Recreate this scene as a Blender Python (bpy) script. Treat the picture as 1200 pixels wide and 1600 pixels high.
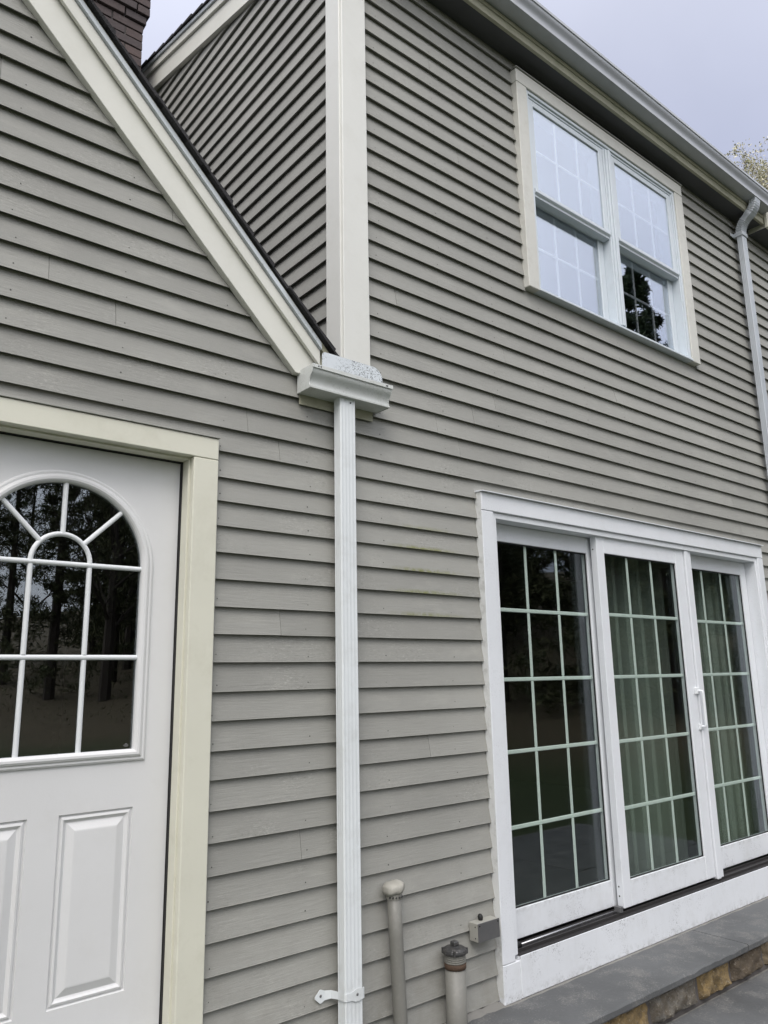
import bpy, bmesh, math, random
import numpy as np
from mathutils import Vector, Matrix

R = math.radians
for o in list(bpy.data.objects):
    bpy.data.objects.remove(o)
S = bpy.context.scene
COL = S.collection

# ------------------------------------------------------------------ camera
cam_d = bpy.data.cameras.new('camera')
cam = bpy.data.objects.new('camera', cam_d)
COL.objects.link(cam)
S.camera = cam
YAW, PITCH, ROLL, FPX = R(39.47072), R(12.20367), R(-1.10461), 1195.2
f_ = Vector((math.sin(YAW) * math.cos(PITCH), math.cos(YAW) * math.cos(PITCH), math.sin(PITCH)))
r_ = Vector((math.cos(YAW), -math.sin(YAW), 0))
u_ = r_.cross(f_)
rr = math.cos(ROLL) * r_ + math.sin(ROLL) * u_
uu = -math.sin(ROLL) * r_ + math.cos(ROLL) * u_
cam.matrix_world = Matrix(((rr.x, uu.x, -f_.x, 0), (rr.y, uu.y, -f_.y, -2.62), (rr.z, uu.z, -f_.z, 1.62), (0, 0, 0, 1)))
cam_d.sensor_fit = 'VERTICAL'
cam_d.sensor_height = 32.0
cam_d.lens = FPX / 1600 * 32.0
cam_d.clip_start = 0.05
cam_d.clip_end = 600
S.render.resolution_x, S.render.resolution_y = 768, 1024

# ------------------------------------------------------------------ sky, sun, exposure
SUN_DIR = Vector((-0.44, -0.45, 0.78)).normalized()      # towards the sun, veiled by cloud
SUN_EL = math.asin(SUN_DIR.z)
SUN_AZ = math.atan2(SUN_DIR.x, SUN_DIR.y)
W = bpy.data.worlds.new('World')
S.world = W
W.use_nodes = True
wn, wl = W.node_tree.nodes, W.node_tree.links
wn.clear()
w_out = wn.new('ShaderNodeOutputWorld')
w_sky = wn.new('ShaderNodeTexSky')
w_sky.sky_type = 'NISHITA'
w_sky.sun_disc = False
w_sky.sun_elevation = SUN_EL
w_sky.sun_rotation = SUN_AZ
w_sky.air_density = 1.0
w_sky.dust_density = 4.0
w_bg1 = wn.new('ShaderNodeBackground')
w_bg1.inputs['Strength'].default_value = 0.05
wl.new(w_sky.outputs[0], w_bg1.inputs['Color'])
# cloud veil: pale lavender grey, brighter in a broad glow around the veiled sun
w_tc = wn.new('ShaderNodeTexCoord')
w_dot = wn.new('ShaderNodeVectorMath'); w_dot.operation = 'DOT_PRODUCT'
w_dot.inputs[1].default_value = SUN_DIR
wl.new(w_tc.outputs['Generated'], w_dot.inputs[0])
w_map = wn.new('ShaderNodeMapRange')
w_map.inputs['From Min'].default_value = -0.3
w_map.inputs['From Max'].default_value = 1.0
w_map.interpolation_type = 'SMOOTHSTEP'
wl.new(w_dot.outputs['Value'], w_map.inputs['Value'])
w_noise = wn.new('ShaderNodeTexNoise')
w_noise.inputs['Scale'].default_value = 2.2
w_noise.inputs['Detail'].default_value = 5
wl.new(w_tc.outputs['Generated'], w_noise.inputs['Vector'])
w_nr = wn.new('ShaderNodeMapRange')
w_nr.inputs['From Min'].default_value = 0.3
w_nr.inputs['From Max'].default_value = 0.7
w_nr.inputs['To Min'].default_value = 0.88
w_nr.inputs['To Max'].default_value = 1.12
wl.new(w_noise.outputs[0], w_nr.inputs['Value'])
w_mix = wn.new('ShaderNodeMixRGB')
w_mix.inputs['Color1'].default_value = (0.37, 0.39, 0.525, 1)
w_mix.inputs['Color2'].default_value = (1.75, 1.76, 1.84, 1)
wl.new(w_map.outputs[0], w_mix.inputs['Fac'])
w_bg2 = wn.new('ShaderNodeBackground')
wl.new(w_mix.outputs[0], w_bg2.inputs['Color'])
wl.new(w_nr.outputs[0], w_bg2.inputs['Strength'])
w_add = wn.new('ShaderNodeAddShader')
wl.new(w_bg1.outputs[0], w_add.inputs[0])
wl.new(w_bg2.outputs[0], w_add.inputs[1])
wl.new(w_add.outputs[0], w_out.inputs['Surface'])

sun_d = bpy.data.lights.new('sun', 'SUN')
sun_d.energy = 1.5
sun_d.angle = R(30)
sun_d.color = (1.0, 0.97, 0.93)
sun = bpy.data.objects.new('sun', sun_d)
COL.objects.link(sun)
sun.rotation_euler = SUN_DIR.to_track_quat('Z', 'Y').to_euler()

S.view_settings.view_transform = 'Standard'
S.view_settings.look = 'None'
S.view_settings.exposure = -0.05
S.view_settings.gamma = 1.0
S.view_settings.use_curve_mapping = False
S.render.engine = 'CYCLES'
S.cycles.max_bounces = 6
S.cycles.diffuse_bounces = 4
S.cycles.glossy_bounces = 4
S.cycles.transparent_max_bounces = 16

# ------------------------------------------------------------------ helpers
WL = {}                                     # world location of every parent


def link(o, parent, loc):
    COL.objects.link(o)
    if parent is not None:
        o.parent = parent
        p = WL[parent.name]
        o.location = Vector(loc) - p
    else:
        o.location = loc
    WL[o.name] = Vector(loc)
    return o


def empty(name, loc, parent=None):
    o = bpy.data.objects.new(name, None)
    o.empty_display_size = 0.1
    return link(o, parent, loc)


def tag(o, label=None, cat=None, group=None, kind=None):
    if label: o['label'] = label
    if cat: o['category'] = cat
    if group: o['group'] = group
    if kind: o['kind'] = kind
    return o


def mesh_obj(name, me, mat, parent=None, loc=(0, 0, 0), smooth=False):
    if mat is not None and not me.materials:
        me.materials.append(mat)
    if smooth:
        me.polygons.foreach_set('use_smooth', [True] * len(me.polygons))
    o = bpy.data.objects.new(name, me)
    return link(o, parent, loc)


class MB:
    """collects shapes in world coordinates, builds ONE mesh object"""

    def __init__(s):
        s.v, s.f = [], []

    def add(s, vs, fs):
        n = len(s.v)
        s.v += [tuple(v) for v in vs]
        s.f += [tuple(i + n for i in f) for f in fs]
        return s

    def box(s, x0, x1, y0, y1, z0, z1):
        return s.add([(x0, y0, z0), (x1, y0, z0), (x1, y1, z0), (x0, y1, z0), (x0, y0, z1), (x1, y0, z1), (x1, y1, z1), (x0, y1, z1)],
                     [(0, 3, 2, 1), (4, 5, 6, 7), (0, 1, 5, 4), (1, 2, 6, 5), (2, 3, 7, 6), (3, 0, 4, 7)])

    def prism_x(s, prof, x0, x1):            # prof: (y,z) closed polygon
        n = len(prof)
        vs = [(x0, y, z) for y, z in prof] + [(x1, y, z) for y, z in prof]
        fs = [(i, (i + 1) % n, n + (i + 1) % n, n + i) for i in range(n)]
        fs += [tuple(range(n - 1, -1, -1)), tuple(range(n, 2 * n))]
        return s.add(vs, fs)

    def prism_y(s, prof, y0, y1):            # prof: (x,z) closed polygon
        n = len(prof)
        vs = [(x, y0, z) for x, z in prof] + [(x, y1, z) for x, z in prof]
        fs = [(i, (i + 1) % n, n + (i + 1) % n, n + i) for i in range(n)]
        fs += [tuple(range(n - 1, -1, -1)), tuple(range(n, 2 * n))]
        return s.add(vs, fs)

    def prism_z(s, prof, z0, z1):
        n = len(prof)
        vs = [(x, y, z0) for x, y in prof] + [(x, y, z1) for x, y in prof]
        fs = [(i, (i + 1) % n, n + (i + 1) % n, n + i) for i in range(n)]
        fs += [tuple(range(n - 1, -1, -1)), tuple(range(n, 2 * n))]
        return s.add(vs, fs)

    def tube(s, pts, rad, n=10, cap=True):
        pts = [Vector(p) for p in pts]
        rads = rad if isinstance(rad, (list, tuple)) else [rad] * len(pts)
        vs, fs = [], []
        ref = None
        for i, p in enumerate(pts):
            t = (pts[min(i + 1, len(pts) - 1)] - pts[max(i - 1, 0)]).normalized()
            a = Vector((0, 0, 1)) if abs(t.z) < .9 else Vector((1, 0, 0))
            if ref is None: ref = t.cross(a).normalized()
            e1 = (ref - t * ref.dot(t)).normalized(); ref = e1
            e2 = t.cross(e1)
            for k in range(n):
                an = 2 * math.pi * k / n
                vs.append(p + (e1 * math.cos(an) + e2 * math.sin(an)) * rads[i])
        for i in range(len(pts) - 1):
            for k in range(n):
                k2 = (k + 1) % n
                fs.append((i * n + k, i * n + k2, (i + 1) * n + k2, (i + 1) * n + k))
        if cap:
            fs.append(tuple(range(n - 1, -1, -1)))
            fs.append(tuple((len(pts) - 1) * n + k for k in range(n)))
        return s.add(vs, fs)

    def lathe(s, prof, cx, cy, n=20):       # prof: (r,z)
        vs, fs = [], []
        for r, z in prof:
            for k in range(n):
                a = 2 * math.pi * k / n
                vs.append((cx + r * math.cos(a), cy + r * math.sin(a), z))
        for i in range(len(prof) - 1):
            for k in range(n):
                k2 = (k + 1) % n
                fs.append((i * n + k, i * n + k2, (i + 1) * n + k2, (i + 1) * n + k))
        fs.append(tuple(range(n - 1, -1, -1)))
        fs.append(tuple((len(prof) - 1) * n + k for k in range(n)))
        return s.add(vs, fs)

    def build(s, name, mat, parent=None, bevel=0.0, smooth=False, seg=1, recalc=True, base=None):
        a = np.array(s.v, dtype=float)
        lo, hi = a.min(0), a.max(0)
        c = np.array([(lo[0] + hi[0]) / 2, (lo[1] + hi[1]) / 2, lo[2]]) if base is None else np.array(base, dtype=float)
        me = bpy.data.meshes.new(name)
        me.from_pydata([tuple(v) for v in a - c], [], s.f)
        if bevel or recalc:
            bm = bmesh.new(); bm.from_mesh(me)
            if recalc: bmesh.ops.recalc_face_normals(bm, faces=bm.faces)
            if bevel:
                es = [e for e in bm.edges if len(e.link_faces) == 2 and e.calc_face_angle(0) > .5]
                bmesh.ops.bevel(bm, geom=es, offset=bevel, segments=seg, affect='EDGES', profile=.6, clamp_overlap=True)
            bm.to_mesh(me); bm.free()
        return mesh_obj(name, me, mat, parent, tuple(c), smooth)


def box(name, mat, parent, x0, x1, y0, y1, z0, z1, bevel=.002):
    return MB().box(min(x0, x1), max(x0, x1), min(y0, y1), max(y0, y1), min(z0, z1), max(z0, z1)).build(name, mat, parent, bevel)


# ------------------------------------------------------------------ materials
def nt(name):
    m = bpy.data.materials.new(name)
    m.use_nodes = True
    n = m.node_tree
    return m, n, n.nodes, n.links, n.nodes['Principled BSDF']


def noise(n, l, vec, scale, detail=4, rough=.55, stretch=None):
    t = n.new('ShaderNodeTexNoise')
    t.inputs['Scale'].default_value = scale
    t.inputs['Detail'].default_value = detail
    t.inputs['Roughness'].default_value = rough
    if stretch:
        mp = n.new('ShaderNodeMapping')
        mp.inputs['Scale'].default_value = stretch
        l.new(vec, mp.inputs['Vector'])
        vec = mp.outputs[0]
    l.new(vec, t.inputs['Vector'])
    return t.outputs[0]


def mrange(n, l, val, a, b, c=0., d=1.):
    t = n.new('ShaderNodeMapRange')
    for k, v in zip(('From Min', 'From Max', 'To Min', 'To Max'), (a, b, c, d)):
        t.inputs[k].default_value = v
    l.new(val, t.inputs['Value'])
    return t.outputs[0]


def mul(n, l, a, b):
    t = n.new('ShaderNodeMath'); t.operation = 'MULTIPLY'
    for i, q in enumerate((a, b)):
        if isinstance(q, (int, float)): t.inputs[i].default_value = q
        else: l.new(q, t.inputs[i])
    return t.outputs[0]


def mixc(n, l, fac, c1, c2, mode='MIX'):
    t = n.new('ShaderNodeMixRGB'); t.blend_type = mode
    for k, q in (('Fac', fac), ('Color1', c1), ('Color2', c2)):
        if isinstance(q, (int, float)): t.inputs[k].default_value = q
        elif isinstance(q, tuple): t.inputs[k].default_value = (*q, 1) if len(q) == 3 else q
        else: l.new(q, t.inputs[k])
    return t.outputs[0]


def bump(n, l, h, strength, dist=.01, prev=None):
    t = n.new('ShaderNodeBump')
    t.inputs['Strength'].default_value = strength
    t.inputs['Distance'].default_value = dist
    l.new(h, t.inputs['Height'])
    if prev is not None: l.new(prev, t.inputs['Normal'])
    return t.outputs[0]


def paint(name, col, rough=.5, var=.06, dirt=None, dirt_amt=.0, dirt_scale=14, bscale=60, bstr=.08, stretch=None, speck=0., speck_col=(.05, .05, .045), speck_scale=90, metal=0., spec=.4, rnd=.0, smask=(.40, .60), sthr=(.56, .62), grime=None):
    m, t, n, l, p = nt(name)
    geo = n.new('ShaderNodeNewGeometry')
    pos = geo.outputs['Position']
    a = noise(n, l, pos, 2.3, 5)
    c = mixc(n, l, mrange(n, l, a, .3, .7), tuple(x * (1 - var) for x in col), tuple(min(1, x * (1 + var)) for x in col))
    if rnd:
        oi = n.new('ShaderNodeObjectInfo')
        hv = n.new('ShaderNodeHueSaturation')
        l.new(mrange(n, l, oi.outputs['Random'], 0, 1, 1 - rnd, 1 + rnd), hv.inputs['Value'])
        l.new(c, hv.inputs['Color']); c = hv.outputs[0]
    if dirt:
        d = noise(n, l, pos, dirt_scale, 8, .7)
        c = mixc(n, l, mul(n, l, mrange(n, l, d, .5, .72), dirt_amt), c, dirt)
    if speck:
        d = noise(n, l, pos, speck_scale, 3, .6)
        msk = noise(n, l, pos, 7, 3)
        c = mixc(n, l, mul(n, l, mul(n, l, mrange(n, l, d, *sthr), mrange(n, l, msk, *smask)), speck), c, speck_col)
    if grime:
        # soil and mildew with ragged edges at the given heights: (z_top, z_bottom, amount)
        sz_ = n.new('ShaderNodeSeparateXYZ'); l.new(pos, sz_.inputs[0])
        for zt, zb, amt in grime:
            gn = mrange(n, l, noise(n, l, pos, 26, 8, .75), .47, .60)
            c = mixc(n, l, mul(n, l, mul(n, l, mrange(n, l, sz_.outputs['Z'], zt, zb), gn), amt), c, (.16, .155, .13))
        gs = noise(n, l, pos, 9, 6, .7, (1, 1, .25))
        c = mixc(n, l, mrange(n, l, gs, .52, .74, 0, .18), c, (.45, .445, .42))
    l.new(c, p.inputs['Base Color'])
    p.inputs['Roughness'].default_value = rough
    p.inputs['Metallic'].default_value = metal
    p.inputs['Specular IOR Level'].default_value = spec
    b = noise(n, l, pos, bscale, 5, .6, stretch)
    l.new(bump(n, l, b, bstr, .01), p.inputs['Normal'])
    return m


def clapboard_mat(name, col, side=False):
    m, t, n, l, p = nt(name)
    geo = n.new('ShaderNodeNewGeometry'); pos = geo.outputs['Position']
    tc = n.new('ShaderNodeTexCoord'); oc = tc.outputs['Object']
    oi = n.new('ShaderNodeObjectInfo')
    st = (1, 1, 14) if not side else (1, 1, 14)
    # each board shifts the grain so that no two courses repeat
    off = n.new('ShaderNodeVectorMath'); off.operation = 'MULTIPLY_ADD'
    comb = n.new('ShaderNodeCombineXYZ')
    for i in range(3): l.new(oi.outputs['Random'], comb.inputs[i])
    off.inputs[1].default_value = (37, 19, 53)
    l.new(comb.outputs[0], off.inputs[0]); l.new(pos, off.inputs[2])
    gp = off.outputs[0]
    big = noise(n, l, pos, 1.1, 5)
    c = mixc(n, l, mrange(n, l, big, .3, .7), tuple(x * .89 for x in col), tuple(x * 1.09 for x in col))
    hv = n.new('ShaderNodeHueSaturation')
    l.new(mrange(n, l, oi.outputs['Random'], 0, 1, .93, 1.06), hv.inputs['Value'])
    l.new(c, hv.inputs['Color']); c = hv.outputs[0]
    grain = noise(n, l, gp, 9, 8, .65, st)
    c = mixc(n, l, mrange(n, l, grain, .35, .7, 0, .11), c, tuple(x * .70 for x in col))
    # chalking and flaking patches
    pm = noise(n, l, gp, 2.6, 3)
    pmask = mrange(n, l, pm, .50, .66)
    fl = noise(n, l, gp, 55, 6, .75, (1, 1, 3))
    c = mixc(n, l, mul(n, l, mul(n, l, mrange(n, l, fl, .55, .61), pmask), .28), c, (.56, .55, .50))
    c = mixc(n, l, mul(n, l, mul(n, l, mrange(n, l, fl, .42, .37), pmask), .45), c, (.12, .115, .10))
    # dust smears
    dm = noise(n, l, gp, 5, 6, .6, (1, 1, 3))
    c = mixc(n, l, mrange(n, l, dm, .55, .8, 0, .22), c, (.50, .49, .44))
    if not side:
        # algae along the lower edge of a few boards beside the sliding door
        sep = n.new('ShaderNodeSeparateXYZ'); l.new(pos, sep.inputs[0])
        seo = n.new('ShaderNodeSeparateXYZ'); l.new(oc, seo.inputs[0])
        gx = mul(n, l, mrange(n, l, sep.outputs['X'], 2.16, 2.32), mrange(n, l, sep.outputs['X'], 2.70, 2.45))
        gz = mul(n, l, mrange(n, l, sep.outputs['Z'], 1.84, 1.92), mrange(n, l, sep.outputs['Z'], 2.36, 2.24))
        ge = mrange(n, l, seo.outputs['Z'], .020, .004)
        an = mrange(n, l, noise(n, l, gp, 30, 6, .7), .36, .56)
        c = mixc(n, l, mul(n, l, mul(n, l, mul(n, l, gx, gz), mul(n, l, ge, an)), .8), c, (.16, .17, .035))
    fs_ = noise(n, l, gp, 210, 4, .7, (1, 1, 2))
    c = mixc(n, l, mrange(n, l, fs_, .56, .70, 0, .30), c, (.42, .41, .38))
    c = mixc(n, l, mrange(n, l, fs_, .40, .30, 0, .25), c, (.14, .135, .12))
    if not side:
        # ragged darker blotches low on the wall, stronger towards the bottom
        sp_ = n.new('ShaderNodeSeparateXYZ'); l.new(pos, sp_.inputs[0])
        low_ = mrange(n, l, sp_.outputs['Z'], .95, .25)
        st_ = mrange(n, l, noise(n, l, pos, 6, 7, .7), .42, .66)
        c = mixc(n, l, mul(n, l, mul(n, l, low_, st_), .38), c, (.15, .14, .115))
    l.new(c, p.inputs['Base Color'])
    p.inputs['Roughness'].default_value = .62
    p.inputs['Specular IOR Level'].default_value = .3
    b1 = bump(n, l, grain, .32, .006)
    b2 = bump(n, l, mul(n, l, fl, mrange(n, l, pm, .5, .66)), .25, .004, b1)
    l.new(b2, p.inputs['Normal'])
    return m


def glass_mat(name, tint=(.86, .93, .90), r0=.10, power=4.0):
    m = bpy.data.materials.new(name)
    m.use_nodes = True
    n, l = m.node_tree.nodes, m.node_tree.links
    n.clear()
    out = n.new('ShaderNodeOutputMaterial')
    lw = n.new('ShaderNodeLayerWeight'); lw.inputs['Blend'].default_value = .5
    pw = n.new('ShaderNodeMath'); pw.operation = 'POWER'; pw.inputs[1].default_value = power
    l.new(lw.outputs['Facing'], pw.inputs[0])
    fr = mrange(n, l, pw.outputs[0], 0, 1, r0, 1)
    tr = n.new('ShaderNodeBsdfTransparent'); tr.inputs[0].default_value = (*tint, 1)
    gl = n.new('ShaderNodeBsdfGlossy'); gl.inputs['Roughness'].default_value = .0
    gl.inputs['Color'].default_value = (.89, .94, 1, 1)
    geo = n.new('ShaderNodeNewGeometry')
    wv = noise(n, l, geo.outputs['Position'], 1.4, 2)
    l.new(bump(n, l, wv, .02, .02), gl.inputs['Normal'])
    mx = n.new('ShaderNodeMixShader')
    l.new(fr, mx.inputs[0]); l.new(tr.outputs[0], mx.inputs[1]); l.new(gl.outputs[0], mx.inputs[2])
    l.new(mx.outputs[0], out.inputs[0])
    return m


def plain(name, col, rough=.7, metal=0., var=.12, scale=20):
    return paint(name, col, rough, var=var, bscale=scale * 4, bstr=.1, metal=metal)


def brick_mat():
    m, t, n, l, p = nt('weathered_brick')
    oi = n.new('ShaderNodeObjectInfo')
    geo = n.new('ShaderNodeNewGeometry'); pos = geo.outputs['Position']
    cr = n.new('ShaderNodeValToRGB')
    e = cr.color_ramp.elements
    e[0].color = (.050, .042, .045, 1); e[1].color = (.095, .066, .060, 1)
    x = cr.color_ramp.elements.new(.5); x.color = (.070, .052, .050, 1)
    l.new(oi.outputs['Random'], cr.inputs[0])
    a = noise(n, l, pos, 40, 6, .7)
    c = mixc(n, l, mrange(n, l, a, .4, .75, 0, .5), cr.outputs[0], (.028, .026, .028))
    b = noise(n, l, pos, 9, 5)
    c = mixc(n, l, mrange(n, l, b, .62, .8, 0, .5), c, (.32, .29, .28))
    l.new(c, p.inputs['Base Color']); p.inputs['Roughness'].default_value = .85
    l.new(bump(n, l, a, .5, .006), p.inputs['Normal'])
    return m


def stone_mat():
    m, t, n, l, p = nt('fieldstone')
    oi = n.new('ShaderNodeObjectInfo')
    geo = n.new('ShaderNodeNewGeometry'); pos = geo.outputs['Position']
    cr = n.new('ShaderNodeValToRGB')
    e = cr.color_ramp.elements
    e[0].color = (.25, .20, .13, 1); e[1].color = (.26, .26, .245, 1)
    for q, cc in ((.3, (.17, .16, .14, 1)), (.5, (.30, .21, .09, 1)), (.75, (.12, .095, .07, 1))):
        x = e.new(q); x.color = cc
    cr.color_ramp.interpolation = 'CONSTANT'
    l.new(oi.outputs['Random'], cr.inputs[0])
    a = noise(n, l, pos, 22, 8, .7)
    c = mixc(n, l, mrange(n, l, a, .35, .7), cr.outputs[0], (.10, .075, .045))
    b = noise(n, l, pos, 90, 4, .7)
    c = mixc(n, l, mrange(n, l, b, .58, .7, 0, .55), c, (.50, .46, .38))
    d = noise(n, l, pos, 60, 4, .7)
    c = mixc(n, l, mrange(n, l, d, .60, .7, 0, .7), c, (.02, .018, .015))
    l.new(c, p.inputs['Base Color']); p.inputs['Roughness'].default_value = .9
    l.new(bump(n, l, a, .7, .02), p.inputs['Normal'])
    return m


def leaf_mat(name, c1, c2):
    m, t, n, l, p = nt(name)
    geo = n.new('ShaderNodeNewGeometry')
    ri = geo.outputs['Random Per Island']
    c = mixc(n, l, ri, c1, c2)
    l.new(c, p.inputs['Base Color']); p.inputs['Roughness'].default_value = .7
    p.inputs['Specular IOR Level'].default_value = .2
    return m


def ground_mat():
    m, t, n, l, p = nt('lawn_and_leaf_litter')
    at = n.new('ShaderNodeAttribute'); at.attribute_name = 'bank'
    geo = n.new('ShaderNodeNewGeometry'); pos = geo.outputs['Position']
    g = mixc(n, l, noise(n, l, pos, 3, 6), (.022, .034, .009), (.05, .068, .018))
    g = mixc(n, l, mrange(n, l, noise(n, l, pos, 60, 3), .4, .7, 0, .5), g, (.03, .05, .012))
    b = mixc(n, l, noise(n, l, pos, 5, 8, .7), (.11, .085, .045), (.05, .04, .022))
    c = mixc(n, l, at.outputs['Fac'], g, b)
    l.new(c, p.inputs['Base Color']); p.inputs['Roughness'].default_value = .95
    l.new(bump(n, l, noise(n, l, pos, 40, 4), .6, .05), p.inputs['Normal'])
    return m


M_CLAP = clapboard_mat('taupe_clapboard_paint', (.296, .294, .270))
M_CLAP_S = clapboard_mat('taupe_clapboard_paint_gable', (.296, .294, .270), True)
M_CREAM = paint('cream_trim_paint', (.66, .65, .55), .45, var=.03, dirt=(.32, .30, .20), dirt_amt=.18, dirt_scale=5, bscale=40, bstr=.05)
M_RAKE = paint('pale_cream_rake_paint', (.68, .675, .615), .45, var=.03, dirt=(.36, .35, .26), dirt_amt=.15, dirt_scale=5, bscale=40, bstr=.05)
M_WINCAS = paint('stone_white_trim_paint', (.58, .575, .53), .5, var=.03, dirt=(.30, .28, .22), dirt_amt=.25, dirt_scale=18, bscale=60, bstr=.06)
M_CORNER = paint('off_white_corner_paint', (.68, .68, .64), .42, var=.03, dirt=(.38, .36, .28), dirt_amt=.12, dirt_scale=4, bscale=40, bstr=.05)
M_WHITE = paint('white_vinyl', (.70, .72, .745), .38, var=.02, dirt=(.45, .45, .43), dirt_amt=.15, dirt_scale=9, bscale=60, bstr=.02, speck=.12, speck_scale=160)
M_WHITE_L = paint('soiled_white_vinyl', (.70, .72, .745), .42, var=.03, dirt=(.45, .45, .43), dirt_amt=.2, dirt_scale=9, bscale=60, bstr=.02, speck=.5, speck_scale=150, smask=(.5, .68), grime=((.24, .185, .45),))
M_RAIL_L = paint('soiled_white_vinyl_rail', (.70, .72, .745), .40, var=.03, dirt=(.45, .45, .43), dirt_amt=.2, dirt_scale=9, bscale=60, bstr=.02, speck=.5, speck_scale=150, smask=(.5, .68), grime=((.495, .525, .28), (.42, .395, .35)))
M_SASH = paint('white_sash_vinyl', (.58, .63, .67), .35, var=.02, dirt=(.40, .42, .42), dirt_amt=.2, dirt_scale=20, bscale=60, bstr=.02)
M_DOOR = paint('white_door_paint', (.69, .69, .69), .42, var=.02, dirt=(.50, .49, .44), dirt_amt=.12, dirt_scale=6, bscale=120, bstr=.03)
M_MUNTIN = paint('white_grille', (.72, .74, .75), .35, var=.02, bstr=.02)
M_GRILLE = paint('pale_green_white_grille', (.66, .71, .68), .4, var=.02, bstr=.02)
M_DSP = paint('white_downspout_enamel', (.70, .73, .74), .34, var=.03, dirt=(.40, .40, .37), dirt_amt=.3, dirt_scale=7, stretch=(6, 6, 1), bscale=10, bstr=.05)
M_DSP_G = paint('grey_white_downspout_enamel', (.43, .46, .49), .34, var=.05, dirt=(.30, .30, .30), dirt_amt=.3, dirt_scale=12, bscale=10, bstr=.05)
M_GUT = paint('white_gutter_enamel', (.60, .62, .60), .36, var=.06, dirt=(.30, .30, .22), dirt_amt=.35, dirt_scale=8, bscale=30, bstr=.03, speck=.2, speck_scale=140)
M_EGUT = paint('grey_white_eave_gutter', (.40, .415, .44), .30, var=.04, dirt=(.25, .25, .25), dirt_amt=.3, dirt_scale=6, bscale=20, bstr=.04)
M_GUARD = paint('lichen_spotted_white_metal', (.66, .70, .73), .4, var=.05, speck=.95, speck_col=(.06, .07, .07), speck_scale=190, bstr=.03, smask=(.36, .56), sthr=(.54, .60))
M_DRIP = paint('white_drip_edge_metal', (.56, .60, .63), .4, var=.05, speck=.5, speck_col=(.10, .10, .10), speck_scale=90, bstr=.02, smask=(.5, .65))
M_SOFF = plain('shade_toned_soffit', (.08, .082, .09), .7)  # deep shade under the eave is put into the soffit colour
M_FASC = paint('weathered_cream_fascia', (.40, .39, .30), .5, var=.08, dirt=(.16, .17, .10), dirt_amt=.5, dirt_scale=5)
M_SHING = paint('charcoal_shingle', (.035, .034, .036), .95, var=.3, bscale=200, bstr=.8)
M_BACK = plain('dark_sheathing', (.05, .05, .045))
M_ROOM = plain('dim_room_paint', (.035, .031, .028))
M_TRACK = plain('dark_bronze_track', (.030, .028, .028), .5)
M_BLACK = plain('black_rubber', (.012, .012, .012), .6)
M_STEEL = plain('dull_steel_rod', (.45, .45, .46), .35, .9)
M_BLUE = paint('bluestone', (.104, .107, .108), .72, var=.20, dirt=(.175, .17, .16), dirt_amt=.75, dirt_scale=7, bscale=45, bstr=.25, speck=.6, speck_col=(.24, .24, .23), speck_scale=120, rnd=.06)
M_MORT = plain('grey_mortar', (.20, .195, .18), .95)
M_DMORT = plain('dark_mortar', (.11, .10, .095), .95)
M_BRICK = brick_mat()
M_STONE = stone_mat()
M_PIPE = paint('taupe_pipe_paint', (.19, .187, .168), .45, var=.05, dirt=(.33, .32, .29), dirt_amt=.2, dirt_scale=40, bstr=.05)
M_PIPECAP = paint('chalky_white_plastic', (.36, .35, .31), .6, var=.08, dirt=(.35, .32, .25), dirt_amt=.4, dirt_scale=30)
M_IRON = paint('dark_cast_iron', (.10, .10, .10), .45, var=.3, dirt=(.30, .28, .26), dirt_amt=.6, dirt_scale=60, metal=.6, bstr=.3)
M_RUST = paint('rusty_thread', (.10, .062, .04), .8, var=.4, bstr=.4)
M_GALV = paint('galvanised_box', (.15, .15, .152), .45, var=.12, dirt=(.20, .19, .18), dirt_amt=.5, dirt_scale=25, metal=.5)
M_GALV_S = paint('taupe_painted_box_side', (.34, .335, .30), .55, var=.06)
M_NAIL = plain('nail_head', (.07, .066, .06), .6)
M_CAULK = paint('white_caulk', (.66, .67, .66), .6, var=.08, dirt=(.2, .2, .17), dirt_amt=.5, dirt_scale=20)
M_GLASS = glass_mat('window_glass', (.95, .96, .97), .36)
M_GLASS_S = glass_mat('slider_glass', (.925, .95, .935), .065, 5.5)
M_GLASS_D = glass_mat('door_glass', (.85, .88, .86), .125)
M_GROUND = ground_mat()
M_CONIFER = leaf_mat('conifer_needles', (.012, .024, .010), (.035, .05, .02))
M_BUD = leaf_mat('spring_buds', (.30, .30, .16), (.62, .58, .46))
M_WOODLEAF = leaf_mat('woodland_leaf', (.040, .052, .022), (.125, .125, .06))
M_BARK = plain('bark', (.06, .048, .038), .95)
M_TWIG = plain('pale_twig_bark', (.17, .145, .13), .9)
M_ETCH = plain('etched_mark', (.16, .16, .16), .8)

def sheer_mat():
    m = bpy.data.materials.new('sheer_curtain')
    m.use_nodes = True
    n, l = m.node_tree.nodes, m.node_tree.links
    n.clear()
    out = n.new('ShaderNodeOutputMaterial')
    d = n.new('ShaderNodeBsdfDiffuse'); d.inputs[0].default_value = (.62, .68, .62, 1)
    geo = n.new('ShaderNodeNewGeometry')
    c = mixc(n, l, noise(n, l, geo.outputs['Position'], 30, 5, .6, (8, 8, .3)), (.52, .54, .51), (.66, .67, .64))
    l.new(c, d.inputs[0])
    t = n.new('ShaderNodeBsdfTransparent')
    mx = n.new('ShaderNodeMixShader'); mx.inputs[0].default_value = .30
    l.new(t.outputs[0], mx.inputs[1]); l.new(d.outputs[0], mx.inputs[2]); l.new(mx.outputs[0], out.inputs[0])
    return m
M_SHEER = sheer_mat()

# ------------------------------------------------------------------ ground, bank, patio
rng = random.Random(11)


def bank_s(x, y):
    return (x - 11.8) * .905 + (y + 4) * -.424


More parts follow.
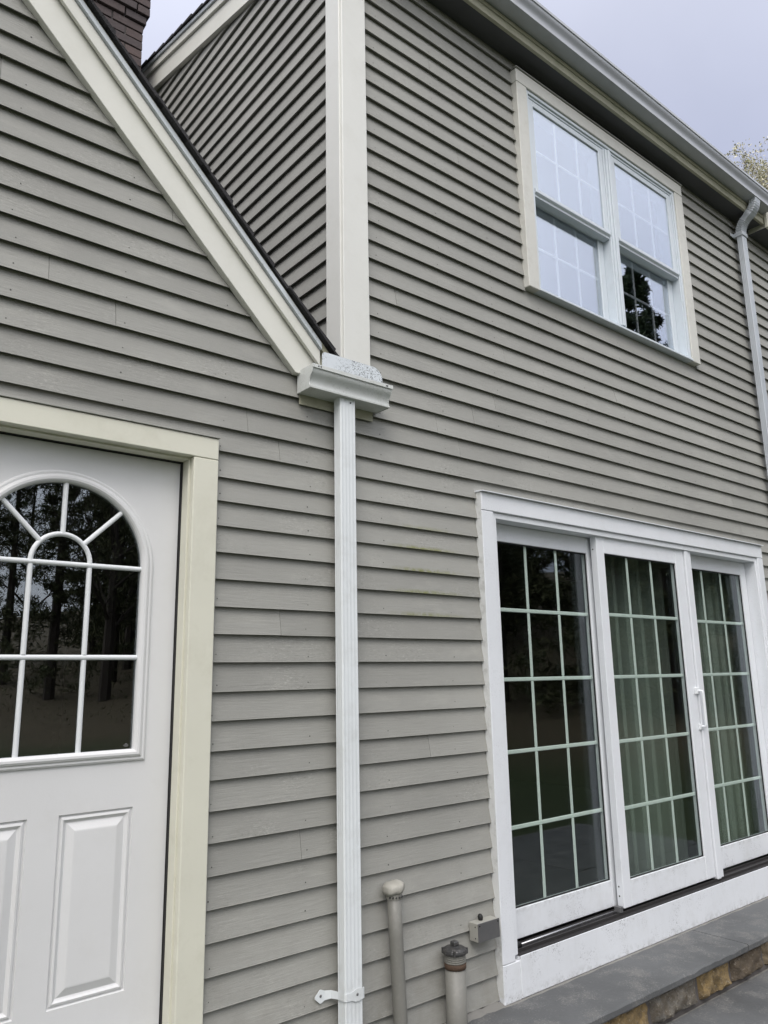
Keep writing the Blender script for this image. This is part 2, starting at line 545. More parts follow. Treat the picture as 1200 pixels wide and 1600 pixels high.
def terrain_z(x, y):
    s = bank_s(x, y)
    if s <= 0: return -.03
    return -.03 + .35 * min(s, 1.2) + max(0, s - 1.2) * .17 + .15 * math.sin(x * .7) * math.sin(y * .5) * min(1, s / 4)


xs = sorted(set([-400, -250, -120, -60] + [-30 + i * 2 for i in range(45)] + [80, 120, 250, 400]))
ys = sorted(set([-400, -250, -120, -80] + [-60 + i * 2 for i in range(46)] + [60, 120, 250, 400]))
gv, gf, gb = [], [], []
for y in ys:
    for x in xs:
        gv.append((x, y, terrain_z(x, y) if y < 6 and x < 90 and y > -130 else (-.03 if x < 30 else -.03)))
        gb.append(min(1, max(0, bank_s(x, y) * 1.5)) if y < 8 else 0)
nx = len(xs)
for j in range(len(ys) - 1):
    for i in range(nx - 1):
        gf.append((j * nx + i, j * nx + i + 1, (j + 1) * nx + i + 1, (j + 1) * nx + i))
me = bpy.data.meshes.new('ground')
me.from_pydata(gv, [], gf)
at = me.attributes.new('bank', 'FLOAT', 'POINT')
at.data.foreach_set('value', gb)
g = mesh_obj('ground', me, M_GROUND, None, (0, 0, 0), True)
tag(g, kind='structure')

patio = empty('patio', (4, -1.4, 0))
tag(patio, 'blue grey flagstone patio in front of the stone step', 'patio', kind='structure')
MB().box(1.6, 7.4, -2.9, -.30, -.028, -.012).build('mortar_bed', M_MORT, patio)
row_y = [-.322, -.90, -1.55, -2.15, -2.85]
for j in range(len(row_y) - 1):
    x = 1.62 + (.35 if j % 2 else 0)
    brk = [1.62] + ([2.55, 3.45, 4.325, 5.3, 6.3] if j == 0 else [2.3 + .45 * (j % 2), 3.3 + .3 * (j % 3), 4.6 - .2 * j, 5.6, 6.6]) + [7.38]
    for a, b in zip(brk, brk[1:]):
        dz = rng.uniform(-.002, .002)
        box('flagstone', M_BLUE, patio, a + .004, b - .004, row_y[j + 1] + .004, row_y[j] - .004, -.011, dz, .003)

# ------------------------------------------------------------------ the house
house = empty('house', (2.5, 2, 0))
tag(house, 'two-storey taupe clapboard house with gabled entry wing and white trim', 'house')

# course lines (lower edges of the boards)
low = [2.397, 2.299, 2.201, 2.099, 1.998, 1.895, 1.790, 1.687, 1.580, 1.476, 1.371, 1.270, 1.166, 1.059, .952, .846, .736, .630, .525, .418, .312, .209]
up = [2.498 + .1008 * k for k in range(0, 36)]
courses = sorted(low + up)
jr = random.Random(5)
courses = [c + jr.uniform(-.0018, .0018) for c in courses]
SOFF_Z = 5.408
XL, XR = -3.9, 9.0

front = empty('front_wall', (2.5, 0, 0), house)
side = empty('gable_side_wall', (1.94, 2, 3), house)

HOLES = [(.262, 1.318, 0, 2.537), (2.768, 5.792, 0, 2.532), (3.26, 5.19, 3.832, 5.318)]
MEAS = [(1.455, 2.639), (1.607, 2.539), (.657, 3.069), (.444, 3.78), (2.951, 3.031), (2.778, 2.941), (2.514, 2.836), (3.14, 2.76), (2.668, 2.721), (4.202, 2.625), (4.939, 2.559), (3.475, 3.69), (2.266, 3.449), (4.488, 3.873), (5.6, 2.7), (6.5, 1.5), (6.8, 3.2), (3.05, 3.33), (2.75, 4.45), (2.55, 4.95), (1.1, 3.45), (.9, 2.93), (5.5, 3.55), (4.1, 3.35), (5.55, 4.6), (1.62, 1.83), (2.4, 1.33), (1.72, 1.02)]
T = .025        # butt thickness


def board_mesh(w, h, z_over, key_seed, cut=None):
    """one clapboard: local x 0..w, face y (0 = butt plane, + inwards), z 0..h.  The lower edge wanders a little."""
    r = random.Random(key_seed)
    n = max(1, int(w / .28))
    vs, fs = [], []
    dz = 0
    ph, am = r.uniform(0, 6), r.uniform(.0002, .0012)
    for i in range(n + 1):
        x = w * i / n
        jz = am * math.sin(ph + x * 2.3) + r.uniform(-.0004, .0004)
        jy = r.uniform(-.0008, .0008)
        zt = h + z_over
        vs += [(x, T * .94, jz + .011), (x, jy, jz), (x, jy + .0012, jz + .0012), (x, T * .90, zt), (x, T * 1.25, zt)]
    for i in range(n):
        a, b = i * 5, (i + 1) * 5
        for k in range(5):
            k2 = (k + 1) % 5
            fs.append((a + k, b + k, b + k2, a + k2))
    fs.append((4, 3, 2, 1, 0)); e = n * 5; fs.append((e, e + 1, e + 2, e + 3, e + 4))
    me = bpy.data.meshes.new('clapboard')
    me.from_pydata(vs, [], fs)
    bm = bmesh.new(); bm.from_mesh(me); bmesh.ops.recalc_face_normals(bm, faces=bm.faces); bm.to_mesh(me); bm.free()
    return me


nails = []
ci = 0
for k, z in enumerate(courses):
    zn = courses[k + 1] if k + 1 < len(courses) else z + .1
    if z > SOFF_Z - .01: break
    h = min(zn, SOFF_Z + .004) - z
    # free spans of this course
    if z < 2.86:
        spans = [(XL, XR)]
    else:
        xr = min(1.93, 4.665 - z)
        spans = [(-2 - xr, xr), (2.074, XR)]
    for (a, b, c, d) in HOLES:
        if z + h * .5 > c and z + h * .5 < d or (z < d - .004 and z + h > d + .02 and False):
            out = []
            for s0, s1 in spans:
                if b <= s0 or a >= s1: out.append((s0, s1)); continue
                if a - s0 > .05: out.append((s0, a + .002))
                if s1 - b > .05: out.append((b - .002, s1))
            spans = out
    cuts = [x for x, zz in MEAS if z <= zz - .02 < z + h]
    for s0, s1 in spans:
        cs = sorted([x for x in cuts if s0 + .1 < x < s1 - .1])
        pts = [s0] + cs + [s1]
        fin = [pts[0]]
        for q in pts[1:]:
            while q - fin[-1] > 4.9:
                fin.append(fin[-1] + jr.uniform(2.6, 4.2) if q > 6 else (fin[-1] + q) / 2 + jr.uniform(-.6, .6))
            fin.append(q)
        for a, b in zip(fin, fin[1:]):
            if b - a < .02: continue
            g0 = .0015 if a != s0 else 0
            me = board_mesh(b - a - g0, h, .022 if z + h < SOFF_Z - .01 else .0, ci)
            ci += 1
            mesh_obj('clapboard', me, M_CLAP, front, (a + g0, 0, z))
    # nail lines roughly on the studs
    for x in np.arange(-1.5, 8.6, .406):
        for dx in (0,):
            xx = x + jr.uniform(-.012, .012)
            zz = z + jr.uniform(.020, .030)
            if any(a - .01 < xx < b + .01 and c - .02 < zz < d + .02 for a, b, c, d in HOLES): continue
            if z > 2.86 and 4.57 - zz < xx < 2.09: continue
            if zz > SOFF_Z - .02: continue
            if jr.random() < .8: nails.append((xx, zz, zz - z, h))

nb = MB()
for x, z, dz, h in nails:
    r = jr.uniform(.0018, .0033)
    y = T * .9 * dz / (h + .02) - .0006
    k = 6
    nb.add([(x + r * math.cos(2 * math.pi * i / k), y, z + r * math.sin(2 * math.pi * i / k)) for i in range(k)] + [(x, y - .0006, z)], [(i, (i + 1) % k, k) for i in range(k)])
tag(nb.build('nail_heads', M_NAIL, front), kind='stuff')

# sheathing behind the boards, with the openings left out
sh = MB()
def wall_cells(x0, x1, z0, z1, holes):
    gx = sorted(set([x0, x1] + [q for h in holes for q in h[:2]]))
    gz = sorted(set([z0, z1] + [q for h in holes for q in h[2:]]))
    for i in range(len(gx) - 1):
        for j in range(len(gz) - 1):
            cx, cz = (gx[i] + gx[i + 1]) / 2, (gz[j] + gz[j + 1]) / 2
            if x0 < cx < x1 and z0 < cz < z1 and not any(a < cx < b and c < cz < d for a, b, c, d in holes):
                yield gx[i], gx[i + 1], gz[j], gz[j + 1]
OPEN = [(.345, 1.235, .38, 2.455), (2.85, 5.72, .33, 2.45), (3.36, 5.085, 3.84, 5.225)]
for a, b, c, d in wall_cells(XL, XR, 0, 2.9, OPEN[:2]): sh.box(a, b, T * 1.4, .13, c, d)
for a, b, c, d in wall_cells(1.96, XR, 2.9, 5.45, OPEN[2:]): sh.box(a, b, T * 1.4, .13, c, d)
sh.prism_y([(-3.9, 2.9), (1.92, 2.9), (-1, 5.75)], T * 1.4, .13)
sh.build('sheathing', M_BACK, front)
box('foundation', M_MORT, house, XL, XR, .03, .3, -.3, .20, 0)

# gable side wall of the two-storey part (faces the wing roof)
XS = 1.941


def rake_z(y): return 5.488 + .27 * y


RIDGE_Y = 4.2
smr = random.Random(3)
ss = MB()
ss.add([(XS + T * 1.4, .14, 2.5), (XS + T * 1.4, 8.4, 2.5), (XS + T * 1.4, 8.4, 5.5), (XS + T * 1.4, 4.2, 6.63), (XS + T * 1.4, .14, 5.5),
        (XS + .12, .14, 2.5), (XS + .12, 8.4, 2.5), (XS + .12, 8.4, 5.5), (XS + .12, 4.2, 6.63), (XS + .12, .14, 5.5)],
       [(0, 1, 2, 3, 4), (9, 8, 7, 6, 5), (0, 5, 6, 1), (1, 6, 7, 2), (2, 7, 8, 3), (3, 8, 9, 4), (4, 9, 5, 0)])
ss.build('sheathing', M_BACK, side)
for k, z in enumerate(courses):
    if z < 2.78: continue
    zn = courses[k + 1] if k + 1 < len(courses) else z + .1008
    h = zn - z
    y0 = .108
    if z + .03 > rake_z(.1): y0 = (z - .04 - 5.488) / .27
    y0 = max(.108, y0 + .0)
    y1 = 8.3 - max(0, (z - 5.3) / .27)
    if y1 - y0 < .1: continue
    cuts = [y0] + ([y0 + smr.uniform(1.2, 3.4)] if y1 - y0 > 4.5 else []) + [y1]
    for a, b in zip(cuts, cuts[1:]):
        me = board_mesh(b - a - .001, h, .022, 900 + k)
        # local x -> world -y direction: rotate so the face looks towards -X
        rotm = Matrix(((0, 1, 0), (1, 0, 0), (0, 0, 1))).to_4x4()
        me.transform(rotm)
        me.flip_normals()
        mesh_obj('clapboard', me, M_CLAP_S, side, (XS, a, z))

# corner boards
box('corner_board', M_CORNER, house, 1.9265, 2.078, -.020, .012, 2.90, 5.405, .003)
box('corner_board', M_CORNER, house, 1.918, 1.945, -.006, .110, 2.86, 5.52, .003)

# ---------------- wing rake (45 degrees) : frieze, trim, drip edge, shingles
rk = empty('wing_rake', (.6, -.03, 4.1), house)


def rake_piece(name, mat, s0, s1, y0, y1, x_low, z_cut=None, bev=.002):
    """band between the lines x+z=s0 and x+z=s1, from the ridge down to x_low (both slopes)"""
    m = MB()
    xr = -1.0
    prof = [(xr, s0 - xr), (x_low, s0 - x_low), (x_low + (s1 - s0) * .0, s1 - x_low), (xr, s1 - xr)]
    m.prism_y(prof, y0, y1)
    o = m.build(name, mat, rk, bev)
    m = MB()
    m.prism_y([(-2 - x, z) for x, z in prof], y0, y1)
    m.build(name, mat, rk, bev)
    return o


m = MB(); s0, s1 = 4.564, 4.740
m.prism_y([(-1, s0 + 1), (1.665, s0 - 1.665), (1.80, s0 - 1.665), (1.80, s1 - 1.80), (-1, s1 + 1)], -.024, .010)
m.build('rake_frieze', M_RAKE, rk, .002)
MB().prism_y([(-1, s0 + 1), (-3.665, s0 - 1.665), (-3.8, s0 - 1.665), (-3.8, s1 - 1.80), (-1, s1 + 1)], -.030, .010).build('rake_frieze', M_RAKE, rk, .002)
rake_piece('rake_trim', M_RAKE, 4.722, 4.792, -.048, -.031, 1.775)
rake_piece('drip_edge', M_DRIP, 4.795, 4.824, -.062, -.030, 1.775, bev=.001)
# frame behind so that no gap shows between trim and roof
rake_piece('rake_backing', M_FASC, 4.742, 4.80, -.030, .02, 1.80)

# roof of the wing: deck and shingles with uneven edge
wr = empty('wing_roof', (-1, 2, 5.8), house)
sr = random.Random(8)
dk = MB()
dk.prism_y([(-1, 5.800), (1.93, 2.870), (1.93, 2.826 + .044), (1.93, 2.905), (-1, 5.835), (-3.93, 2.905), (-3.93, 2.870)], -.055, 6.4)
dk.build('roof_deck', M_FASC, wr)
for sgn in (1, -1):
    n = 0
    x = 1.93
    while x > -.95:
        w = .145 * .7071
        x2 = x - w
        # one shingle course: thin slab running back, front edge uneven
        e = sr.uniform(-.012, .006)
        th0, th1 = sr.uniform(.020, .028), .010
        def zz(xx, o): return 4.838 - xx + o
        m = MB()
        a0, a1 = x, max(-1, x2 - .03)
        prof = [(a0, zz(a0, 0)), (a0 + .006, zz(a0 + .006, th0)), (a1, zz(a1, th1)), (a1, zz(a1, 0))]
        if sgn < 0: prof = [(-2 - p, q) for p, q in prof]
        m.prism_y(prof, -.075 + e, 6.4)
        m.build('shingle_course', M_SHING, wr)
        x = x2

# ---------------- main roof, eave and main rake
mr = empty('main_roof', (4, 4.2, 6.7), house)
mrk = empty('main_rake', (1.92, 1.5, 5.9), house)


def main_band(name, mat, dz0, dz1, x0, x1, ya=-.10, yb=RIDGE_Y):
    m = MB()
    def band(p, q):
        vs = []
        for x in (x0, x1):
            for (y, d) in ((p, dz0), (q, dz0), (q, dz1), (p, dz1)):
                yy = y if y <= RIDGE_Y else 2 * RIDGE_Y - y
                vs.append((x, y, rake_z(yy) + d))
        m.add(vs, [(0, 1, 2, 3), (7, 6, 5, 4), (0, 4, 5, 1), (1, 5, 6, 2), (2, 6, 7, 3), (3, 7, 4, 0)])
    band(ya, RIDGE_Y)
    m.build(name, mat, mrk, .001)
    m = MB()
    band(RIDGE_Y, 2 * RIDGE_Y - ya)
    m.build(name, mat, mrk, .001)


main_band('rake_frieze', M_RAKE, 0, .165, 1.918, 1.95)
main_band('rake_trim', M_RAKE, .150, .205, 1.899, 1.917)
main_band('drip_edge', M_DRIP, .208, .234, 1.885, 1.915)
# roof deck and shingle courses
m = MB()
EY = -.118
pr = [(EY, rake_z(EY) + .195), (RIDGE_Y, rake_z(RIDGE_Y) + .195), (2 * RIDGE_Y - EY, rake_z(EY) + .195), (2 * RIDGE_Y - EY, rake_z(EY) + .235), (RIDGE_Y, rake_z(RIDGE_Y) + .235), (EY, rake_z(EY) + .235)]
m.prism_x(pr, 1.92, 6.42)
m.build('roof_deck', M_FASC, mr)
for sg in (0, 1):
    y = EY - .02
    while y < RIDGE_Y:
        y2 = min(y + .165, RIDGE_Y)
        e = sr.uniform(-.004, .004)
        prof = [(y, rake_z(y) + .237), (y2, rake_z(y2) + .237), (y2, rake_z(y2) + .245), (y - .004, rake_z(y - .004) + .262)]
        if sg: prof = [(2 * RIDGE_Y - a, b) for a, b in prof]
        MB().prism_x(prof, 1.872 + e, 6.43).build('shingle_course', M_SHING, mr)
        y = y2

ev = empty('front_eave', (4, -.1, 5.45), house)
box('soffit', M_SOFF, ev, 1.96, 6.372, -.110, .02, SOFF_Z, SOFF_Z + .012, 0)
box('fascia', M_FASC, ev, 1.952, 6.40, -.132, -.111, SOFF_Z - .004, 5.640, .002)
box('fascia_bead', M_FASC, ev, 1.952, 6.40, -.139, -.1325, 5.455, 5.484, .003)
# end of the main eave and the neighbouring lower eave to the right
ev2 = empty('right_eave', (7.5, -.1, 5.4), house)
box('cornice_end', M_CREAM, ev2, 6.4005, 6.43, -.1395, .015, 5.379, 5.52, .002)
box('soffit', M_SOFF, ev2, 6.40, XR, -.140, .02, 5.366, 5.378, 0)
box('fascia', M_CREAM, ev2, 6.378, XR, -.165, -.141, 5.364, 5.56, .002)
MB().prism_x([(-.17, 5.56), (4.2, 6.74), (4.2, 6.79), (-.17, 5.61)], 6.44, XR).build('roof_deck', M_SHING, ev2)
MB().prism_x([(8.57, 5.56), (4.2, 6.74), (4.2, 6.79), (8.57, 5.61)], 6.44, XR).build('roof_deck', M_SHING, ev2)

# ---------------- chimney
ch = empty('chimney', (1.4, 2.6, 2.9), house)
MB().box(1.032, 1.753, 2.312, 2.948, 2.9, 7.32).build('mortar_core', M_DMORT, ch)
bl, bh, bd, jt = .196, .0635, .092, .010


def brick_mesh(l, w, h, seed):
    r = random.Random(seed)
    m = MB().box(0, l, 0, w, 0, h)
    me = bpy.data.meshes.new('brick')
    me.from_pydata([(x + r.uniform(-.002, .002), y + r.uniform(-.002, .002), z + r.uniform(-.0012, .0012)) for x, y, z in m.v], [], m.f)
    bm = bmesh.new(); bm.from_mesh(me)
    bmesh.ops.bevel(bm, geom=list(bm.edges), offset=.003, segments=1, affect='EDGES')
    bm.to_mesh(me); bm.free()
    me.materials.append(M_BRICK)
    return me


BF = [brick_mesh(bl, bd, bh, i) for i in range(4)]
BH = [brick_mesh(bd, bl, bh, 10 + i) for i in range(4)]
z = 5.93
kk = 0
cr_ = random.Random(2)
while z < 7.28:
    o = 0.0
    if z > 6.50: o = .016
    if z > 6.585: o = .034
    if z > 6.90: o = .050
    x0, x1, y0, y1 = 1.02 - o, 1.765 + o, 2.30 - o, 2.96 + o
    st = (kk % 2) * (bl + jt) / 2
    x = x0
    i = 0
    first = st if st else bl
    xs_ = [x0]
    cur = x0 + (bd + jt if kk % 2 else bl + jt)
    while cur < x1 - .05:
        xs_.append(cur); cur += bl + jt
    for q, xa in enumerate(xs_):
        xb = (xs_[q + 1] - jt) if q + 1 < len(xs_) else x1
        for yf in (y0, y1 - bd):
            if yf > 2.5 and z < 6.4: continue
            ob = mesh_obj('brick', BF[cr_.randrange(4)], None, ch, (xa, yf + cr_.uniform(-.003, .003), z))
            ob.scale = ((xb - xa) / bl, 1, 1)
    yy = y0 + bd + jt
    while yy < y1 - bd - .06:
        ye = min(yy + bl, y1 - bd - jt)
        ob = mesh_obj('brick', BH[cr_.randrange(4)], None, ch, (x1 - bd + cr_.uniform(-.003, .003), yy, z))
        ob.scale = (1, (ye - yy) / bl, 1)
        yy += bl + jt
    z += bh + .0105
    kk += 1
box('cap', M_MORT, ch, .93, 1.86, 2.21, 3.05, 7.30, 7.38, .01)

# ------------------------------------------------------------------ entry door
ed = empty('entry_door', (.79, .05, .38), house)
tag(ed, 'white raised-panel entry door with arched fanlight glazing')
CX = .79
box('casing', M_CREAM, ed, 1.2165, 1.318, -.022, .03, .0, 2.4505, .003)
box('casing', M_CREAM, ed, .262, .3635, -.022, .03, .0, 2.4505, .003)
box('casing', M_CREAM, ed, .262, 1.318, -.022, .03, 2.452, 2.537, .003)
box('cap_flashing', M_CLAP, ed, .256, 1.321, -.028, .01, 2.5375, 2.5425, .001)
# jambs with stop
box('jamb', M_CREAM, ed, 1.2175, 1.252, -.008, .13, .38, 2.470, .002)
box('jamb', M_CREAM, ed, .328, .3625, -.008, .13, .38, 2.470, .002)
box('jamb', M_CREAM, ed, .363, 1.217, -.008, .13, 2.4525, 2.487, .002)
box('door_stop', M_CREAM, ed, 1.2095, 1.2172, .010, .060, .40, 2.4515, .001)
box('door_stop', M_CREAM, ed, .3628, .3705, .010, .060, .40, 2.4515, .001)
box('door_stop', M_CREAM, ed, .371, 1.209, .010, .060, 2.4445, 2.452, .001)
box('weatherstrip', M_BLACK, ed, 1.2085, 1.2174, .0605, .110, .40, 2.452, 0)
box('weatherstrip', M_BLACK, ed, .371, 1.209, .0605, .110, 2.4435, 2.452, 0)
box('threshold', M_STEEL, ed, .363, 1.217, -.03, .13, .36, .395, .004)
SY = .078                              # face of the slab
SX0, SX1, SZ0, SZ1 = .372, 1.2065, .40, 2.441
GR, GZ0, GZS = .283, 1.393, 2.028      # glass radius, bottom, spring line


def arch_path(rad_x, z0, zs, n=40):
    """closed loop, counter clockwise seen from the camera: right-bottom, up, arch, down, left-bottom"""
    p = [(CX + rad_x, z0), (CX + rad_x, zs)]
    for i in range(1, n):
        a = math.pi * i / n
        p.append((CX + rad_x * math.cos(a), zs + rad_x * .985 * math.sin(a)))
    p += [(CX - rad_x, zs), (CX - rad_x, z0)]
    return p


def ring_faces(mb, la, lb, ya, yb, closed=True):
    n = len(la)
    vs = [(x, ya, z) for x, z in la] + [(x, yb, z) for x, z in lb]
    fs = [(i, (i + 1) % n, n + (i + 1) % n, n + i) for i in range(n if closed else n - 1)]
    mb.add(vs, fs)


slab = MB()
inner = arch_path(GR + .012, GZ0 - .012, GZS)
outer = []
n = len(inner)
for i, (x, z) in enumerate(inner):
    if i == 0: outer.append((SX1, GZ0 - .012)); continue
    if i == n - 1: outer.append((SX0, GZ0 - .012)); continue
    if z <= GZS + 1e-6: outer.append((SX1 if x > CX else SX0, z)); continue
    a = math.atan2(z - GZS, x - CX)
    tx = (SX1 - CX) / abs(math.cos(a)) if abs(math.cos(a)) > 1e-6 else 1e9
    tz = (SZ1 - GZS) / max(math.sin(a), 1e-6)
    t_ = min(tx, tz)
    outer.append((CX + t_ * math.cos(a), GZS + t_ * math.sin(a)))
# corners of the slab: snap the ray nearest to each corner
for cxn in (SX1, SX0):
    j = min(range(len(outer)), key=lambda q: (outer[q][0] - cxn) ** 2 + (outer[q][1] - SZ1) ** 2)
    outer[j] = (cxn, SZ1)
ring_faces(slab, inner, outer, SY, SY, False)
# lower part with two raised panels
PANELS = [(.497, .742), (.838, 1.083)]
PZ0, PZ1 = .636, 1.204
zb = GZ0 - .012
gx = [SX0, PANELS[0][0], PANELS[0][1], PANELS[1][0], PANELS[1][1], SX1]
gz = [SZ0, PZ0, PZ1, zb]
for i in range(5):
    for j in range(3):
        if j == 1 and i in (1, 3): continue
        slab.add([(gx[i], SY, gz[j]), (gx[i + 1], SY, gz[j]), (gx[i + 1], SY, gz[j + 1]), (gx[i], SY, gz[j + 1])], [(0, 1, 2, 3)])
slab.add([(SX0, SY, SZ0), (SX0, SY, SZ1), (SX0, SY + .044, SZ1), (SX0, SY + .044, SZ0)], [(0, 1, 2, 3)])
slab.add([(SX1, SY, SZ0), (SX1, SY, SZ1), (SX1, SY + .044, SZ1), (SX1, SY + .044, SZ0)], [(0, 1, 2, 3)])
slab.add([(SX0, SY, SZ1), (SX1, SY, SZ1), (SX1, SY + .044, SZ1), (SX0, SY + .044, SZ1)], [(0, 1, 2, 3)])
ring_faces(slab, inner, inner, SY, SY + .044)
slab.build('slab', M_DOOR, ed, recalc=True)
for a, b in PANELS:
    pm_ = MB()
    prof = [(0, 0), (.003, .0075), (.007, .0075), (.010, .002), (.016, .0005), (.022, .006), (.027, .0085), (.052, -.0005), (.056, -.001)]
    last = None
    for ins, dep in prof:
        loop = [(a + ins, PZ0 + ins), (b - ins, PZ0 + ins), (b - ins, PZ1 - ins), (a + ins, PZ1 - ins)]
        if last: ring_faces(pm_, last[0], loop, SY + last[1], SY + dep)
        last = (loop, dep)
    pm_.add([(x, SY + last[1], z) for x, z in last[0]], [(0, 1, 2, 3)])
    pm_.build('raised_panel', M_DOOR, ed)
# moulded frame round the glass
fr = MB()
prof = [(.042, 0), (.040, -.006), (.034, -.009), (.027, -.0085), (.023, -.013), (.016, -.0165), (.008, -.016), (.002, -.011), (-.002, -.004), (-.002, .010)]
loops = [arch_path(GR + o, GZ0 - o * .92, GZS) for o, d in prof]
for (o1, d1), (o2, d2), la, lb in zip(prof, prof[1:], loops, loops[1:]):
    ring_faces(fr, la, lb, SY + d1, SY + d2)
ob = fr.build('glass_frame', M_DOOR, ed)
ob.data.polygons.foreach_set('use_smooth', [True] * len(ob.data.polygons))
ob.data.set_sharp_from_angle(angle=R(38))
# glazing: every lite its own pane
PY = SY + .008
mv = [CX - GR, CX - .0975, CX + .0975, CX + GR]
mz = [GZ0, 1.706, 2.022]
for i in range(3):
    for j in range(2):
        MB().box(mv[i] + .0004, mv[i + 1] - .0004, PY, PY + .004, mz[j] + .0004, mz[j + 1] - .0004).build('pane', M_GLASS_D, ed, recalc=True)


def sector(r0, r1, a0, a1, name):
    k = 12
    pts = [(CX + r1 * math.cos(a0 + (a1 - a0) * i / k), mz[2] + .001 + r1 * math.sin(a0 + (a1 - a0) * i / k)) for i in range(k + 1)]
    if r0 > 0:
        pts += [(CX + r0 * math.cos(a1 - (a1 - a0) * i / k), mz[2] + .001 + r0 * math.sin(a1 - (a1 - a0) * i / k)) for i in range(k + 1)]
    MB().prism_y(pts, PY, PY + .004).build(name, M_GLASS_D, ed)


sector(0, .0995, 0, math.pi, 'pane')
for q in range(4):
    sector(.1003, GR + .004, math.pi * q / 4 + .001, math.pi * (q + 1) / 4 - .001, 'pane')


def half_round(p, q, w, y, d, name, mat, parent):
    """bar of half-round section from p to q (x,z)"""
    p, q = Vector((p[0], 0, p[1])), Vector((q[0], 0, q[1]))
    t = (q - p).normalized(); nrm = Vector((-t.z, 0, t.x))
    m = MB(); k = 6
    vs = []
    for e in (p, q):
        for i in range(k + 1):
            a = math.pi * i / k
            s_ = e + nrm * (w / 2 * math.cos(a))
            vs.append((s_.x, y - d * math.sin(a) ** .8 if 0 < i < k else y, s_.z))
    fs = [(i, i + 1, k + 2 + i, k + 1 + i) for i in range(k)] + [tuple(range(k + 1)), tuple(range(2 * k + 1, k, -1)), (0, k + 1, 2 * k + 1, k)]
    m.add(vs, fs)
    return m.build(name, mat, parent, smooth=False)


MW = .0175
for x in (CX - .0975, CX + .0975):
    for j in range(2):
        half_round((x, mz[j] + (0 if j == 0 else MW / 2)), (x, mz[j + 1] - MW / 2), MW, PY - .001, .010, 'muntin', M_MUNTIN, ed)
for z_ in (mz[1], mz[2]):
    half_round((CX - GR, z_), (CX + GR, z_), MW, PY - .0012, .0105, 'muntin', M_MUNTIN, ed)
for a in (45, 90, 135):
    ca, sa = math.cos(R(a)), math.sin(R(a))
    half_round((CX + .104 * ca, mz[2] + .104 * sa), (CX + (GR + .002) * ca, mz[2] + (GR + .002) * sa), MW, PY - .001, .010, 'muntin', M_MUNTIN, ed)
ar = MB()
k = 20
prev = None
sec = [(-MW / 2, 0), (-MW * .38, -.006), (-MW * .15, -.0095), (MW * .15, -.0095), (MW * .38, -.006), (MW / 2, 0)]
for i in range(k + 1):
    a = math.pi * i / k
    row = [(CX + (.0985 + o) * math.cos(a), PY - .001 + d, mz[2] + .004 + (.0985 + o) * math.sin(a)) for o, d in sec]
    if prev: ar.add(prev + row, [(q, q + 1, 6 + q + 1, 6 + q) for q in range(5)])
    prev = row
ar.build('arched_muntin', M_MUNTIN, ed, smooth=True, recalc=True)
# little etched maker's mark in the corner of the glass
et = MB()
for q, (w, zo) in enumerate(((.006, .012), (.014, .0095), (.019, .0065), (.012, .0035))):
    et.box(1.050 - w / 2, 1.050 + w / 2, PY - .0008, PY - .0003, 1.400 + zo, 1.4016 + zo)
et.build('etched_mark', M_ETCH, ed)
# knob and rose on the hidden latch side, lit side out of frame to the left
MB().tube([(.435, SY, 1.30), (.435, SY - .02, 1.30), (.435, SY - .035, 1.30), (.435, SY - .055, 1.30), (.435, SY - .065, 1.30)], [.03, .016, .016, .028, .018], 14).build('knob', M_STEEL, ed, smooth=True)

# ------------------------------------------------------------------ sliding glass door
sd = empty('sliding_door', (4.28, 0, .2), house)
tag(sd, 'white three-panel sliding glass door with grilles between the glass')
CYF = -.030
box('casing', M_WHITE, sd, 2.770, 2.855, CYF, .03, .353, 2.4355, .003)
box('casing', M_WHITE, sd, 5.712, 5.794, CYF, .03, .353, 2.4355, .003)
box('casing', M_WHITE, sd, 2.770, 5.794, CYF - .001, .03, 2.437, 2.530, .003)
MB().prism_x([(CYF - .018, 2.531), (CYF - .018, 2.535), (.012, 2.544), (.012, 2.5315)], 2.764, 5.800).build('drip_cap', M_WHITE, sd)
box('kick_board', M_WHITE_L, sd, 2.886, 5.70, CYF, .03, .192, .370, .004)
box('casing_foot', M_WHITE_L, sd, 2.770, 2.8845, CYF, .03, .192, .3515, .003)
box('casing_foot', M_WHITE_L, sd, 5.7015, 5.794, CYF, .03, .192, .3515, .003)
# frame of the unit: strips set back a little from the casing
box('frame_jamb', M_WHITE, sd, 2.8555, 2.886, -.018, .13, .372, 2.4365, .002)
box('frame_jamb', M_WHITE, sd, 5.690, 5.7115, -.018, .13, .372, 2.4365, .002)
box('frame_head', M_WHITE, sd, 2.8865, 5.6895, -.018, .13, 2.405, 2.4362, .002)
# sill and tracks
box('sill_track', M_TRACK, sd, 2.8865, 5.6895, -.028, .128, .355, .374, .001)
for yy in (-.006, .052):
    box('track_rail', M_TRACK, sd, 2.8865, 5.6895, yy, yy + .006, .3745, .388, 0)
MB().tube([(2.889, .022, .392), (3.70, .022, .392)], .0055, 8).build('security_bar', M_STEEL, sd, smooth=True)
MB().tube([(2.905, .022, .392), (2.945, .022, .392)], .014, 10).build('bar_stop', M_BLACK, sd, smooth=True)
box('bar_end_clip', M_GALV, sd, 3.700, 3.727, -.012, .026, .3885, .418, .002)


